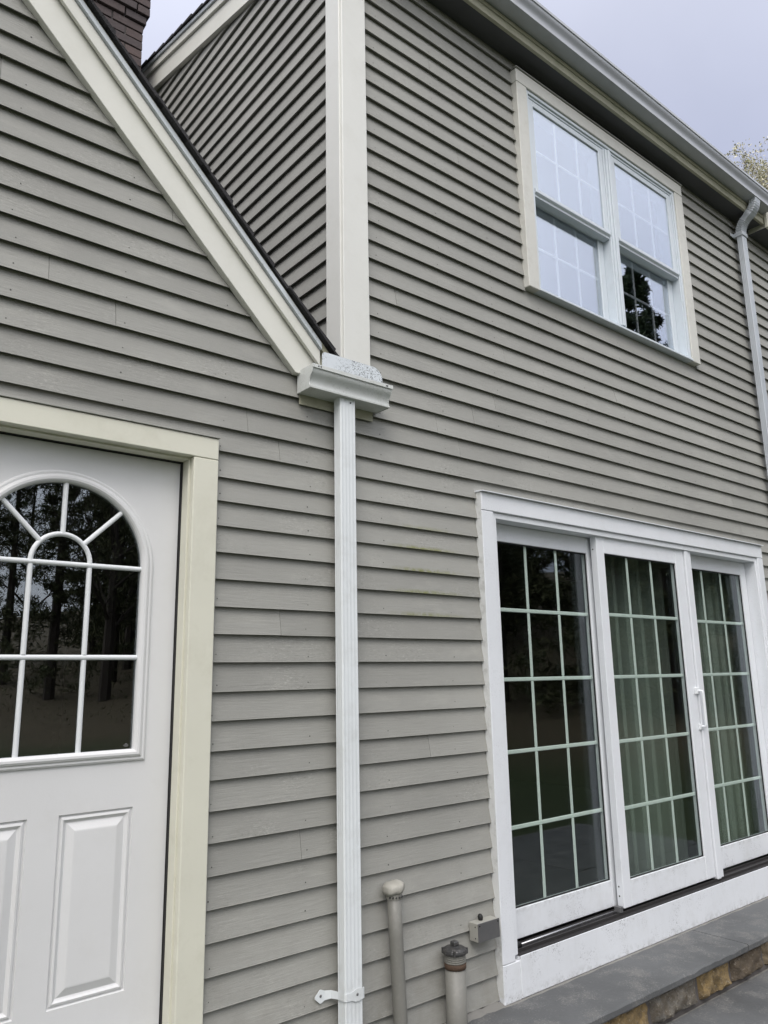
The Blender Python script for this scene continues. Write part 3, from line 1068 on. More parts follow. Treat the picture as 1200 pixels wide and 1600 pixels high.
def slider_panel(x0, x1, y, front_mat, left_st, right_st, z0=.398, z1=2.408, gz0=.529, gz1=2.310):
    d = .042
    box('stile', front_mat, sd, x0, x0 + left_st, y, y + d, z0, z1, .0025)
    box('stile', front_mat, sd, x1 - right_st, x1, y, y + d, z0, z1, .0025)
    box('bottom_rail', M_RAIL_L, sd, x0 + left_st + .0007, x1 - right_st - .0007, y + .001, y + d, z0, gz0, .0025)
    box('top_rail', front_mat, sd, x0 + left_st + .0007, x1 - right_st - .0007, y + .001, y + d, gz1, z1, .0025)
    a, b = x0 + left_st, x1 - right_st
    yg = y + .014
    # glazing bead
    MB().box(a, b, yg - .004, yg + .002, gz0, gz0 + .006).box(a, b, yg - .004, yg + .002, gz1 - .006, gz1).box(a, a + .006, yg - .004, yg + .002, gz0, gz1).box(b - .006, b, yg - .004, yg + .002, gz0, gz1).build('glazing_gasket', M_BLACK, sd)
    MB().box(a, b, yg + .003, yg + .007, gz0, gz1).build('pane', M_GLASS_S, sd)
    MB().box(a, b, yg + .022, yg + .025, gz0, gz1).build('pane', M_GLASS_I, sd)
    xs2 = [a + (b - a) / 3, a + 2 * (b - a) / 3]
    zs2 = [gz0 + (gz1 - gz0) * q / 5 for q in (1, 2, 3, 4)]
    gw = .020
    for z_ in zs2:
        box('grille_bar', M_GRILLE, sd, a, b, yg + .009, yg + .018, z_ - gw / 2, z_ + gw / 2, .003)
    for x_ in xs2:
        for q in range(5):
            za = gz0 if q == 0 else zs2[q - 1] + gw / 2 + .0004
            zb_ = gz1 if q == 4 else zs2[q] - gw / 2 - .0004
            box('grille_bar', M_GRILLE, sd, x_ - gw / 2, x_ + gw / 2, yg + .0098, yg + .0172, za, zb_, .003)


M_GLASS_I = glass_mat('inner_glass', (.93, .96, .94), .015, 6.0)
slider_panel(2.900, 3.812, .062, M_WHITE, .062, .066, z1=2.404)
slider_panel(3.757, 4.713, .000, M_WHITE, .074, .100)
slider_panel(4.722, 5.688, .062, M_WHITE, .105, .075, z1=2.404)
box('astragal', M_WHITE, sd, 4.718, 4.760, -.012, .046, .384, 2.4040, .003)
box('astragal_lip', M_WHITE, sd, 4.7605, 4.803, -.004, .046, .384, 2.4040, .003)
for zq in (.455, .502, 2.33):
    MB().tube([(3.7562, .026, zq), (3.7575, .026, zq)], .0045, 8).build('screw', M_BLACK, sd)
# pull handle
hb = MB()
hx = 4.700
hb.box(hx - .020, hx + .022, -.014, -.0005, 1.480, 1.520)
hb.box(hx - .012, hx + .020, -.012, -.0005, 1.262, 1.296)
hb.tube([(hx + .010, -.012, 1.500), (hx + .010, -.038, 1.498), (hx + .010, -.042, 1.488), (hx + .010, -.042, 1.292), (hx + .010, -.038, 1.282), (hx + .010, -.012, 1.280)], .0080, 10)
hb.build('pull_handle', M_MUNTIN, sd, .003)
# wavy bead of old caulk along the left and right casing
cq = random.Random(4)
for xx, sg in ((2.770, -1), (5.794, 1)):
    cb = MB()
    zq = .22
    rows = []
    while zq < 2.53:
        # follow the board steps: thickest right above each butt
        fr_ = min(((zq - c) % .1) / .1 if c <= zq else 1 for c in courses if c <= zq)
        prevc = max(c for c in courses if c <= zq)
        ph = (zq - prevc) / .103
        w = .001 + .002 * ph + cq.uniform(-.0006, .0006)
        rows.append((w, zq))
        zq += .021
    vs, fs = [], []
    for w, z_ in rows:
        vs += [(xx + sg * .0005, CYF + .004, z_), (xx + sg * w * .6, CYF + .016, z_), (xx + sg * w, .012, z_)]
    for i in range(len(rows) - 1):
        for q in range(2):
            fs.append((i * 3 + q, i * 3 + q + 1, (i + 1) * 3 + q + 1, (i + 1) * 3 + q))
    cb.add(vs, fs)
    cb.build('caulk_bead', M_CAULK, sd, smooth=True)

# ------------------------------------------------------------------ upper double window
uw = empty('upper_window', (4.22, 0, 3.83), house)
tag(uw, 'pair of white double-hung windows under the eave')
box('casing', M_WINCAS, uw, 3.262, 3.358, -.030, .03, 3.832, 5.2225, .003)
box('casing', M_WINCAS, uw, 5.082, 5.190, -.030, .03, 3.832, 5.2225, .003)
box('casing', M_WINCAS, uw, 3.262, 5.190, -.031, .03, 5.224, 5.316, .003)
box('drip_cap', M_CLAP, uw, 3.256, 5.196, -.040, .015, 5.317, 5.324, .001)
# vinyl frame with its stepped profile
for a, b in ((3.3585, 3.381), (5.059, 5.0815)):
    box('frame_jamb', M_SASH, uw, a, b, -.020, .12, 3.852, 5.2225, .002)
for a, b, yy in ((3.3815, 3.394, -.012), (5.046, 5.0585, -.012)):
    box('jamb_liner', M_SASH, uw, a, b, yy, .12, 3.858, 5.200, .002)
box('frame_head', M_SASH, uw, 3.3815, 5.0585, -.020, .12, 5.2005, 5.2232, .002)
box('head_liner', M_SASH, uw, 3.3945, 5.0455, -.010, .12, 5.184, 5.2000, .002)
MB().prism_x([(-.033, 3.8335), (-.033, 3.848), (.02, 3.858), (.12, 3.868), (.12, 3.8335)], 3.3585, 5.0815).build('sill', M_SASH, uw, .002)
box('mullion', M_SASH, uw, 4.192, 4.258, -.024, .12, 3.8605, 5.1835, .003)
box('mullion_bead', M_SASH, uw, 4.212, 4.238, -.031, -.0245, 3.8605, 5.1835, .003)
for a, b in ((4.178, 4.1915), (4.2585, 4.272)):
    box('jamb_liner', M_SASH, uw, a, b, -.012, .12, 3.864, 5.1835, .002)


def sash(x0, x1, z0, z1, y, st, rb, rt, d=.030):
    box('sash_stile', M_SASH, uw, x0, x0 + st, y, y + d, z0, z1, .0025)
    box('sash_stile', M_SASH, uw, x1 - st, x1, y, y + d, z0, z1, .0025)
    box('sash_rail', M_SASH, uw, x0 + st + .0005, x1 - st - .0005, y + .0005, y + d, z0, z0 + rb, .0025)
    box('sash_rail', M_SASH, uw, x0 + st + .0005, x1 - st - .0005, y + .0005, y + d, z1 - rt, z1, .0025)
    a, b, c, e = x0 + st, x1 - st, z0 + rb, z1 - rt
    yg = y + .009
    MB().box(a, b, yg, yg + .004, c, e).build('pane', M_GLASS, uw)
    MB().box(a, b, yg + .017, yg + .020, c, e).build('pane', M_GLASS_I, uw)
    gw = .018
    zc = (c + e) / 2
    box('grille_bar', M_MUNTIN, uw, a, b, yg + .006, yg + .014, zc - gw / 2, zc + gw / 2, .003)
    for q in (1, 2):
        x_ = a + (b - a) * q / 3
        box('grille_bar', M_MUNTIN, uw, x_ - gw / 2, x_ + gw / 2, yg + .0066, yg + .0134, c, zc - gw / 2 - .0004, .003)
        box('grille_bar', M_MUNTIN, uw, x_ - gw / 2, x_ + gw / 2, yg + .0066, yg + .0134, zc + gw / 2 + .0004, e, .003)


for x0, x1 in ((3.3945, 4.1775), (4.2725, 5.0455)):
    sash(x0, x1, 4.486, 5.1835, -.006, .046, .052, .040, .052)
    sash(x0, x1, 3.868, 4.520, .050, .058, .046, .030)
    MB().prism_x([(-.020, 4.512), (-.020, 4.532), (-.012, 4.538), (-.0065, 4.538), (-.0065, 4.500)], x0 + .002, x1 - .002).build('meeting_rail_lip', M_SASH, uw, .001)

# ------------------------------------------------------------------ dark rooms behind the glass
def room(name, x0, x1, y0, y1, z0, z1):
    m = MB()
    vs = [(x0, y0, z0), (x1, y0, z0), (x1, y1, z0), (x0, y1, z0), (x0, y0, z1), (x1, y0, z1), (x1, y1, z1), (x0, y1, z1)]
    m.add(vs, [(0, 1, 2, 3), (7, 6, 5, 4), (1, 5, 6, 2), (2, 6, 7, 3), (3, 7, 4, 0)])
    # thickness: outer shell
    e = .05
    vs2 = [(x0 - e, y0, z0 - e), (x1 + e, y0, z0 - e), (x1 + e, y1 + e, z0 - e), (x0 - e, y1 + e, z0 - e), (x0 - e, y0, z1 + e), (x1 + e, y0, z1 + e), (x1 + e, y1 + e, z1 + e), (x0 - e, y1 + e, z1 + e)]
    m.add(vs2, [(3, 2, 1, 0), (4, 5, 6, 7), (2, 6, 5, 1), (3, 7, 6, 2), (0, 4, 7, 3)])
    return m.build(name, M_ROOM, house, recalc=False)


room('living_room', 2.3, 7.6, .132, 4.6, .34, 2.72)
room('bedroom', 2.2, 6.6, .132, 4.2, 3.1, 5.36)
room('entry_hall', -.6, 1.9, .132, 3.6, .36, 2.75)

# curtains behind the sliding door
def curtain(x0, x1, y, z0, z1, seed, label):
    r = random.Random(seed)
    n = int((x1 - x0) / .012)
    vs, fs = [], []
    ph = r.uniform(0, 6)
    for i in range(n + 1):
        x = x0 + (x1 - x0) * i / n
        yy = y + .030 * math.sin(ph + x * 48 + 1.2 * math.sin(x * 9)) + .010 * math.sin(x * 131 + ph)
        vs += [(x, yy, z0 + .01 * math.sin(x * 7)), (x + .004 * math.sin(x * 30), yy * .9 + y * .1, z1)]
    for i in range(n):
        fs.append((i * 2, i * 2 + 2, i * 2 + 3, i * 2 + 1))
    me = bpy.data.meshes.new('curtain')
    me.from_pydata(vs, [], fs)
    o = mesh_obj('curtain', me, M_SHEER, None, (0, 0, 0), True)
    tag(o, label, 'curtain', 'sheer curtains behind the sliding door')


curtain(4.14, 4.84, .26, .40, 2.45, 1, 'sheer pale curtain hanging behind the middle panel of the sliding door')
curtain(5.08, 5.82, .28, .40, 2.45, 2, 'sheer pale curtain hanging behind the far right panel of the sliding door')

# ------------------------------------------------------------------ gutters and downspouts
KP = [(0, 1), (0, 0), (.755, 0), (.78, .012), (.782, .085), (.748, .105), (.735, .20), (.738, .30), (.76, .40), (.81, .50), (.87, .58), (.92, .66), (.942, .74), (.948, .80), (.948, .825), (1.0, .836), (1.0, 1.0), (.90, 1.0), (.90, .975)]


def gutter(name, mat, x0, x1, yb, dep, z0, hgt, parent, endcaps=(True, True)):
    pts = [(yb - o * dep, z0 + h * hgt) for o, h in KP]
    # outward shell with thickness
    inn = []
    for i, (y, z) in enumerate(pts):
        a = Vector(pts[max(i - 1, 0)]); b = Vector(pts[min(i + 1, len(pts) - 1)])
        t = (b - a).normalized()
        nrm = Vector((-t.y, t.x))
        q = Vector((y, z)) + nrm * -.0018
        cy, cz = yb - dep * .45, z0 + hgt * .5
        q2 = Vector((y, z)) + nrm * .0018
        if (q - Vector((cy, cz))).length > (q2 - Vector((cy, cz))).length: q = q2
        inn.append((q.x, q.y))
    m = MB()
    nseg = max(1, int((x1 - x0) / .5))
    n = len(pts)
    vs, fs = [], []
    for i in range(nseg + 1):
        x = x0 + (x1 - x0) * i / nseg
        vs += [(x, y, z) for y, z in pts] + [(x, y, z) for y, z in inn]
    for i in range(nseg):
        a, b = i * 2 * n, (i + 1) * 2 * n
        for k in range(n - 1):
            fs.append((a + k, b + k, b + k + 1, a + k + 1))
            fs.append((a + n + k + 1, b + n + k + 1, b + n + k, a + n + k))
        fs.append((a, a + n, b + n, b)); fs.append((a + n - 1, b + n - 1, b + 2 * n - 1, a + 2 * n - 1))
    m.add(vs, fs)
    tr = m.build('trough', mat, parent, recalc=False, smooth=True)
    tr.data.set_sharp_from_angle(angle=R(35))
    for q, x in zip(endcaps, (x0, x1)):
        if q:
            cap = [(y, z) for y, z in pts[:-2]]
            cap = [(y + (.0 if y < yb - .01 else 0), z) for y, z in cap]
            s_ = -1 if x == x0 else 1
            e = MB().prism_x(cap, x + s_ * .0006, x + s_ * .003)
            # folded flange round the cap
            for (ya, za), (yb2, zb2) in zip(cap[1:], cap[2:]):
                e.tube([(x + s_ * .001, ya, za), (x + s_ * .001, yb2, zb2)], .0028, 6)
            e.build('end_cap', mat, parent)
            # sealant blobs at the seam
            sb = MB()
            r2 = random.Random(int(x * 100))
            for (ya, za), (yb2, zb2) in zip(cap[2:], cap[3:]):
                L = math.hypot(yb2 - ya, zb2 - za)
                for t_ in np.arange(0, 1, min(1, .008 / max(L, .004))):
                    if r2.random() < .6:
                        y_, z_ = ya + (yb2 - ya) * t_, za + (zb2 - za) * t_
                        rr_ = r2.uniform(.0018, .0042)
                        sb.tube([(x - s_ * .004, y_, z_), (x - s_ * .001, y_, z_), (x + s_ * .003, y_, z_)], [rr_ * .5, rr_, rr_ * .6], 5)
            if sb.v: sb.build('sealant', M_CAULK, parent, smooth=True)


gb_ = empty('corner_gutter', (1.9, -.06, 2.815))
tag(gb_, 'short white gutter box at the house corner below the sloping rake', 'gutter')
gutter('x', M_GUT, 1.690, 2.118, -.002, .122, 2.816, .098, gb_)
pts = [(1.734, 2.905)]
for a in range(180, 89, -15):
    pts.append((1.752 + .018 * math.cos(R(a)), 2.961 + .018 * math.sin(R(a))))
for a in range(90, -1, -15):
    pts.append((2.008 + .054 * math.cos(R(a)), 2.925 + .054 * math.sin(R(a))))
pts.append((2.062, 2.905))
MB().prism_y(pts, -.1225, -.1205).build('splash_guard', M_GUARD, gb_)
for x_ in (1.715, 1.727, 2.085, 2.09):
    MB().tube([(x_, -.1235, 2.906), (x_, -.1275, 2.906)], [.004, .002], 7).build('rivet', M_GALV, gb_)
box('back_flange', M_FASC, gb_, 1.70, 2.10, -.0015, .004, 2.772, 2.816, 0)

eg = empty('eave_gutter', (4.1, -.17, 5.49))
tag(eg, 'long grey-white gutter along the upper eave above the double window', 'gutter')
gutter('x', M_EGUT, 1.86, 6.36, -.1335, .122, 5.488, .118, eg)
for x_ in (3.0, 4.25, 5.5):
    box('hanger', M_EGUT, eg, x_, x_ + .012, -.256, -.134, 5.6065, 5.6085, 0)
eg2 = empty('right_eave_gutter', (7.7, -.22, 5.46))
tag(eg2, 'white gutter end on the neighbouring lower eave at the right edge', 'gutter')
gutter('x', M_EGUT, 6.46, XR, -.1665, .122, 5.452, .118, eg2)


def spout_section(w, d):
    """fluted rectangular section, centred; front is -y"""
    p = []
    hw, hd = w / 2, d / 2
    c = .006
    def run(a, b, nfl, amp, depth_dir):
        k = nfl * 6
        for i in range(k + 1):
            t = i / k
            s_ = amp * (max(0, math.cos(2 * math.pi * nfl * t)) - 1) if 0 < i < k else 0
            p.append((a[0] + (b[0] - a[0]) * t - depth_dir[0] * s_, a[1] + (b[1] - a[1]) * t - depth_dir[1] * s_))
    run((-hw + c, -hd), (hw - c, -hd), 4, -.0012, (0, -1))
    run((hw, -hd + c), (hw, hd - c), 2, -.0018, (1, 0))
    run((hw - c, hd), (-hw + c, hd), 4, -.0018, (0, 1))
    run((-hw, hd - c), (-hw, -hd + c), 3, -.0018, (-1, 0))
    return p


def spout(pts, w, d, mat, name, parent, scale=None, seams=()):
    """sweep the section along a polyline in the y-z plane"""
    sec = spout_section(w, d)
    n = len(sec)
    P = [Vector(p) for p in pts]
    vs, fs = [], []
    for i, p in enumerate(P):
        t = (P[min(i + 1, len(P) - 1)] - P[max(i - 1, 0)]).normalized()      # pointing down the pipe
        ex = Vector((1, 0, 0))
        ex = (ex - t * ex.dot(t)).normalized()
        ey = ex.cross(t) * -1
        if ey.y < 0 and abs(t.z) > .5: ey = -ey
        sc = scale[i] if scale else 1
        for x, y in sec:
            q = p + ex * x * sc + ey * y * sc
            vs.append(q)
    for i in range(len(P) - 1):
        for k in range(n):
            k2 = (k + 1) % n
            fs.append((i * n + k, i * n + k2, (i + 1) * n + k2, (i + 1) * n + k))
    fs.append(tuple(range(n))); fs.append(tuple((len(P) - 1) * n + k for k in range(n - 1, -1, -1)))
    o = MB().add(vs, fs).build(name, mat, parent, smooth=True)
    o.data.set_sharp_from_angle(angle=R(50))
    return o


ds = empty('downspout', (1.903, -.05, 0))
tag(ds, 'tall white downspout running down between the entry door and the sliding door', 'downspout')
spout([(1.902, -.052, 2.836), (1.902, -.052, 2.0), (1.904, -.052, 1.2), (1.906, -.052, .02)], .084, .052, M_DSP, 'pipe', ds)
# rivet near the top and the strap near the bottom
MB().tube([(1.915, -.0785, 2.80), (1.915, -.0805, 2.80)], [.004, .002], 7).build('rivet', M_BLACK, ds)
sp = MB()
ZS = .462


def strap_strip(path, h, y_th, z0):
    vs, fs = [], []
    for i, (x, y, dz, hh) in enumerate(path):
        vs += [(x, y, z0 + dz - hh / 2), (x, y, z0 + dz + hh / 2), (x, y + y_th, z0 + dz + hh / 2), (x, y + y_th, z0 + dz - hh / 2)]
    for i in range(len(path) - 1):
        a, b = i * 4, i * 4 + 4
        for k in range(4):
            fs.append((a + k, b + k, b + (k + 1) % 4, a + (k + 1) % 4))
    fs.append((3, 2, 1, 0)); e = (len(path) - 1) * 4; fs.append((e, e + 1, e + 2, e + 3))
    return vs, fs


path = [(1.778, -.004, .0, .006), (1.800, -.004, 0, .046), (1.806, -.004, 0, .046), (1.822, -.004, 0, .032), (1.846, -.012, 0, .028), (1.858, -.040, 0, .026), (1.860, -.076, 0, .026), (1.868, -.0815, 0, .026), (1.892, -.0825, 0, .028), (1.906, -.0825, 0, .042), (1.924, -.0825, 0, .044), (1.944, -.0825, 0, .036), (1.9505, -.080, 0, .036), (1.952, -.04, 0, .034), (1.954, -.005, 0, .034), (1.970, -.004, 0, .034), (1.982, -.004, 0, .034), (1.996, -.004, 0, .004)]
vs, fs = strap_strip(path, 0, .0025, ZS)
MB().add(vs, fs).build('strap', M_DSP, ds, .0008)
for x_, y_ in ((1.803, -.0045), (1.916, -.083)):
    MB().tube([(x_, y_, ZS + .002), (x_, y_ - .003, ZS + .002)], [.0055, .003], 8).build('screw', M_GALV, ds)

fd = empty('far_downspout', (6.1, -.05, 0))
tag(fd, 'grey-white downspout with ribbed elbows at the far right corner', 'downspout')
el, sc = [], []
def arc_pts(p0, p1, p2, n):
    for i in range(n + 1):
        t = i / n
        yield (p0[0] * (1 - t) ** 2 + 2 * p1[0] * t * (1 - t) + p2[0] * t * t, p0[1] * (1 - t) ** 2 + 2 * p1[1] * t * (1 - t) + p2[1] * t * t)
XD = 6.098
i = 0
for y, z in arc_pts((-.195, 5.492), (-.195, 5.425), (-.150, 5.388), 21):
    el.append((XD, y, z)); sc.append(1.02 + (.09 if i % 3 == 0 else 0)); i += 1
el.append((XD, -.128, 5.370)); sc.append(1.02)
el.append((XD, -.115, 5.360)); sc.append(.97)
for y, z in arc_pts((-.100, 5.348), (-.052, 5.308), (-.052, 5.235), 21):
    el.append((XD, y, z)); sc.append(.97 + (.12 if i % 3 == 0 else 0)); i += 1
spout(el, .084, .056, M_DSP_G, 'elbow', fd, sc)
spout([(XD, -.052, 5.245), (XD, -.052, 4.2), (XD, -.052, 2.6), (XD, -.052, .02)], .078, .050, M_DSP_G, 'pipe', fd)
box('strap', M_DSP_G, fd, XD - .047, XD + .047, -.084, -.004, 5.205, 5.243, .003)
box('strap_ear', M_DSP_G, fd, XD - .095, XD - .0475, -.008, -.004, 5.208, 5.240, .002)
box('strap_ear', M_DSP_G, fd, XD + .0475, XD + .085, -.008, -.004, 5.208, 5.240, .002)
box('strap', M_DSP_G, fd, XD - .046, XD + .046, -.084, -.004, 2.70, 2.73, .003)

# ------------------------------------------------------------------ pipes and box on the wall
p1 = empty('capped_pipe', (2.155, -.045, 0))
tag(p1, 'slim taupe-painted vent pipe with a white cap leaning by the wall', 'pipe')
def px1(z): return 2.132 + (0.79 - z) * .046
MB().tube([(px1(z), -.045, z) for z in (.0, .3, .6, .765)], .0285, 18).build('pipe', M_PIPE, p1, smooth=True)
MB().lathe([(.026, .745), (.031, .750), (.032, .772), (.028, .776)], px1(.76), -.045, 18).build('collar', M_PIPECAP, p1, smooth=True)
for q in range(7):
    a = R(200 + q * 24)
    MB().tube([(px1(.755) + .031 * math.cos(a), -.045 + .031 * math.sin(a), .757), (px1(.755) + .036 * math.cos(a), -.045 + .036 * math.sin(a), .757)], [.0045, .003], 6).build('screw', M_IRON, p1)
cap = MB().lathe([(.030, .772), (.041, .775), (.044, .785), (.044, .797), (.040, .806), (.020, .812), (.004, .812)], px1(.79), -.047, 24)
cap.v = [(x + .004 * math.sin(5 * x * 40), y, z + .10 * (x - px1(.79)) + .003 * math.sin(x * 170)) for x, y, z in cap.v]
cap.build('cap', M_PIPECAP, p1, smooth=True)

p2 = empty('fill_pipe', (2.452, -.055, 0))
tag(p2, 'stout taupe filler pipe with dark iron screw cap and rusty collar', 'pipe')
MB().tube([(2.452, -.055, 0.0), (2.452, -.055, .425)], .0435, 22).build('pipe', M_PIPE, p2, smooth=True)
MB().lathe([(.0435, .425), (.046, .426), (.046, .446), (.0435, .447)], 2.452, -.055, 22).build('rust_collar', M_RUST, p2, smooth=True)
th = [(.043, .4475)]
for q in range(4):
    th += [(.0455, .450 + q * .008), (.0455, .453 + q * .008), (.0425, .4545 + q * .008), (.0425, .456 + q * .008)]
MB().lathe(th, 2.452, -.055, 22).build('thread', M_PIPE, p2)
MB().lathe([(.044, .480), (.051, .482), (.053, .490), (.051, .499), (.040, .505), (.022, .508), (.018, .510)], 2.452, -.055, 12).build('screw_cap', M_IRON, p2, .0015)
box('cap_lug', M_IRON, p2, 2.438, 2.466, -.069, -.041, .509, .528, .003)
for q in range(4):
    a = R(45 + 90 * q)
    MB().tube([(2.452 + .050 * math.cos(a), -.055 + .050 * math.sin(a), .482), (2.452 + .050 * math.cos(a), -.055 + .050 * math.sin(a), .503)], .006, 6).build('cap_rib', M_IRON, p2)

jb = empty('junction_box', (2.66, -.03, .487))
tag(jb, 'small galvanised electrical box on the clapboards beside the sliding door', 'electrical box')
box('body', M_GALV_S, jb, 2.596, 2.732, -.052, .0, .488, .563, .002)
box('cover', M_GALV, jb, 2.5955, 2.7325, -.0555, -.0525, .4875, .5635, .001)
for x_, z_ in ((2.606, .553), (2.722, .553)):
    MB().tube([(x_, -.0558, z_), (x_, -.0575, z_)], [.004, .0025], 8).build('screw', M_BLACK, jb)
for y_, z_ in ((-.038, .548), (-.038, .503)):
    MB().tube([(2.5965, y_, z_), (2.5940, y_, z_)], [.0035, .002], 8).build('screw', M_BLACK, jb)
MB().tube([(2.648, -.022, .563), (2.648, -.022, .566), (2.648, -.021, .572), (2.648, -.019, .580), (2.648, -.018, .586), (2.648, -.017, .589)], [.007, .010, .0118, .0118, .008, .003], 12).build('cable_bushing', M_BLACK, jb, smooth=True)

# ------------------------------------------------------------------ stone step
stp = empty('stone_step', (4.2, -.18, 0))
tag(stp, 'bluestone-topped fieldstone step below the sliding door', 'step')
for a, b in ((2.20, 4.321), (4.327, 6.25)):
    rj = random.Random(int(a * 10))
    vs, fs = [], []
    nseg = int((b - a) / .05)
    for i in range(nseg + 1):
        x_ = a + (b - a) * i / nseg
        c1, c2, c3 = rj.uniform(-.002, .002), rj.uniform(-.0035, .0035), rj.uniform(0, .003) * (3 if rj.random() < .08 else 1)
        vs += [(x_, .028, .150), (x_, -.352 + c2, .150), (x_, -.360 + c1, .158), (x_, -.361 + c1, .183 - c3), (x_, -.354 + c1 + c3, .190), (x_, .028, .1905)]
    for i in range(nseg):
        for k in range(6): fs.append((i * 6 + k, i * 6 + (k + 1) % 6, (i + 1) * 6 + (k + 1) % 6, (i + 1) * 6 + k))
    fs += [tuple(range(5, -1, -1)), tuple(nseg * 6 + k for k in range(6))]
    MB().add(vs, fs).build('slab', M_BLUE, stp)
MB().box(2.25, 6.2, -.300, .02, -.02, .149).build('mortar_core', M_DMORT, stp)
# rough mortar fillet where the slab meets the wall
fl = MB()
fr2 = random.Random(6)
xx = 2.21
rows = []
while xx < 6.2:
    w = .012 if xx > 2.77 else .030
    rows.append((xx, w * fr2.uniform(.6, 1.3)))
    xx += .045
vs, fs = [], []
for x_, w in rows:
    yb = -.0305 if x_ > 2.775 else .0
    vs += [(x_, yb + .002, .1905 + w * .55 * (1 if x_ < 2.775 else .35)), (x_, yb - w * .5, .1905 + w * .2), (x_, yb - w, .1903)]
for i in range(len(rows) - 1):
    for q in range(2): fs.append((i * 3 + q, i * 3 + q + 1, i * 3 + q + 4, i * 3 + q + 3))
fl.add(vs, fs).build('mortar_fillet', M_MORT, stp)


def rubble(x0, x1, z0, z1, yf, seed, mat, parent):
    r = random.Random(seed)
    nx_, nz_ = 16, 9
    g_ = .009
    x0 += g_; x1 -= g_
    vs, fs = [], []
    ph = [r.uniform(0, 6) for _ in range(8)]
    sk0, sk1 = r.uniform(-.02, .02), r.uniform(-.02, .02)
    zt_ = r.uniform(-.012, 0)
    for j in range(nz_ + 1):
        for i in range(nx_ + 1):
            u, v = i / nx_, j / nz_
            xl = x0 + sk0 * (v - .5); xr = x1 + sk1 * (v - .5)
            x = xl + (xr - xl) * u; z_ = z0 + (z1 + zt_ * math.sin(3 * u + ph[2]) ** 2 - z0) * v
            e = min(u, 1 - u) * (x1 - x0); e2 = min(v, 1 - v) * (z1 - z0)
            rd = min(1, e / .03) * min(1, e2 / .025)
            y = yf + .034 * (1 - rd) ** 1.6 - (.010 * math.sin(ph[0] + x * 31) * math.sin(ph[1] + z_ * 47) + .006 * math.sin(ph[3] + x * 83 + z_ * 50)) * rd + r.uniform(-.0035, .0035)
            if rd == 0: x += r.uniform(-.003, .003)
            vs.append((x, y, z_))
    N = len(vs)
    for j in range(nz_):
        for i in range(nx_):
            a = j * (nx_ + 1) + i
            fs.append((a, a + 1, a + nx_ + 2, a + nx_ + 1))
    edge = [i for i in range(nx_ + 1)] + [(j) * (nx_ + 1) + nx_ for j in range(1, nz_ + 1)] + [nz_ * (nx_ + 1) + i for i in range(nx_ - 1, -1, -1)] + [j * (nx_ + 1) for j in range(nz_ - 1, 0, -1)]
    back = []
    for e in edge:
        x, y, z_ = vs[e]
        back.append(len(vs)); vs.append((x, yf + .06, z_))
    for q in range(len(edge)):
        q2 = (q + 1) % len(edge)
        fs.append((edge[q2], edge[q], back[q], back[q2]))
    so = MB().add(vs, fs).build('stone', mat, parent, smooth=True)
    so.data.set_sharp_from_angle(angle=R(32))


sx = [2.24, 2.62, 3.06, 3.446, 3.872, 4.202, 4.567, 4.95, 5.40, 5.72, 6.18]
for q, (a, b) in enumerate(zip(sx, sx[1:])):
    rubble(a, b, .004, .148, -.325, 40 + q, M_STONE, stp)

# ------------------------------------------------------------------ trees
def cards(pos, size, rs, flat=.0, aspect=1.8):
    """random quads round the given points (numpy), returns verts, faces"""
    n = len(pos)
    d = rs.normal(size=(n, 3)); d /= np.linalg.norm(d, axis=1)[:, None]
    e = rs.normal(size=(n, 3)); e[:, 2] += flat
    e -= (e * d).sum(1)[:, None] * d
    e /= np.linalg.norm(e, axis=1)[:, None]
    s = size[:, None]
    a = d * s * aspect * .5; b = e * s * .5
    v = np.stack([pos - a, pos + b * .7, pos + a, pos - b * .7], 1).reshape(-1, 3)
    f = np.arange(n * 4).reshape(n, 4)
    return v, f


def conifer_points(x, y, z, h, rad, n, rs, t0=.08):
    nb_ = int(h * 9)
    bt = t0 + (1 - t0) * rs.random(nb_) ** .8
    ba = rs.random(nb_) * 6.283
    bl_ = rad * (1 - bt) ** .8 * (.45 + .75 * rs.random(nb_)) + .15
    k = rs.integers(0, nb_, n)
    u = rs.random(n) ** .6
    r_b = bl_[k] * u
    wd = (.06 + .12 * (1 - u)) * bl_[k]
    px = x + np.cos(ba[k]) * r_b + rs.normal(size=n) * wd * .5
    py = y + np.sin(ba[k]) * r_b + rs.normal(size=n) * wd * .5
    pz = z + bt[k] * h - .18 * r_b + .10 * r_b * u + rs.normal(size=n) * .09 * (1 + wd)
    return np.stack([px, py, pz], 1)


def limb(mb, p, d, L, r, depth, rs, out, nmin=3):
    pts = [Vector(p)]
    dd = Vector(d)
    k = 4
    for i in range(k):
        dd = (dd + Vector(rs.normal(size=3)) * .16 + Vector((0, 0, .06))).normalized()
        pts.append(pts[-1] + dd * L / k)
    mb.tube(pts, [r * (1 - .55 * i / k) for i in range(k + 1)], 5 if r > .03 else 3, cap=False)
    if depth == 0:
        out += pts[1:]
        return
    for q in range(3 + (depth > 1)):
        i = int(rs.integers(1, k + 1))
        nd = (dd + Vector(rs.normal(size=3)) * .75 + Vector((0, 0, .25))).normalized()
        limb(mb, pts[i], nd, L * rs.uniform(.5, .75), r * .48, depth - 1, rs, out)


rs = np.random.default_rng(4)
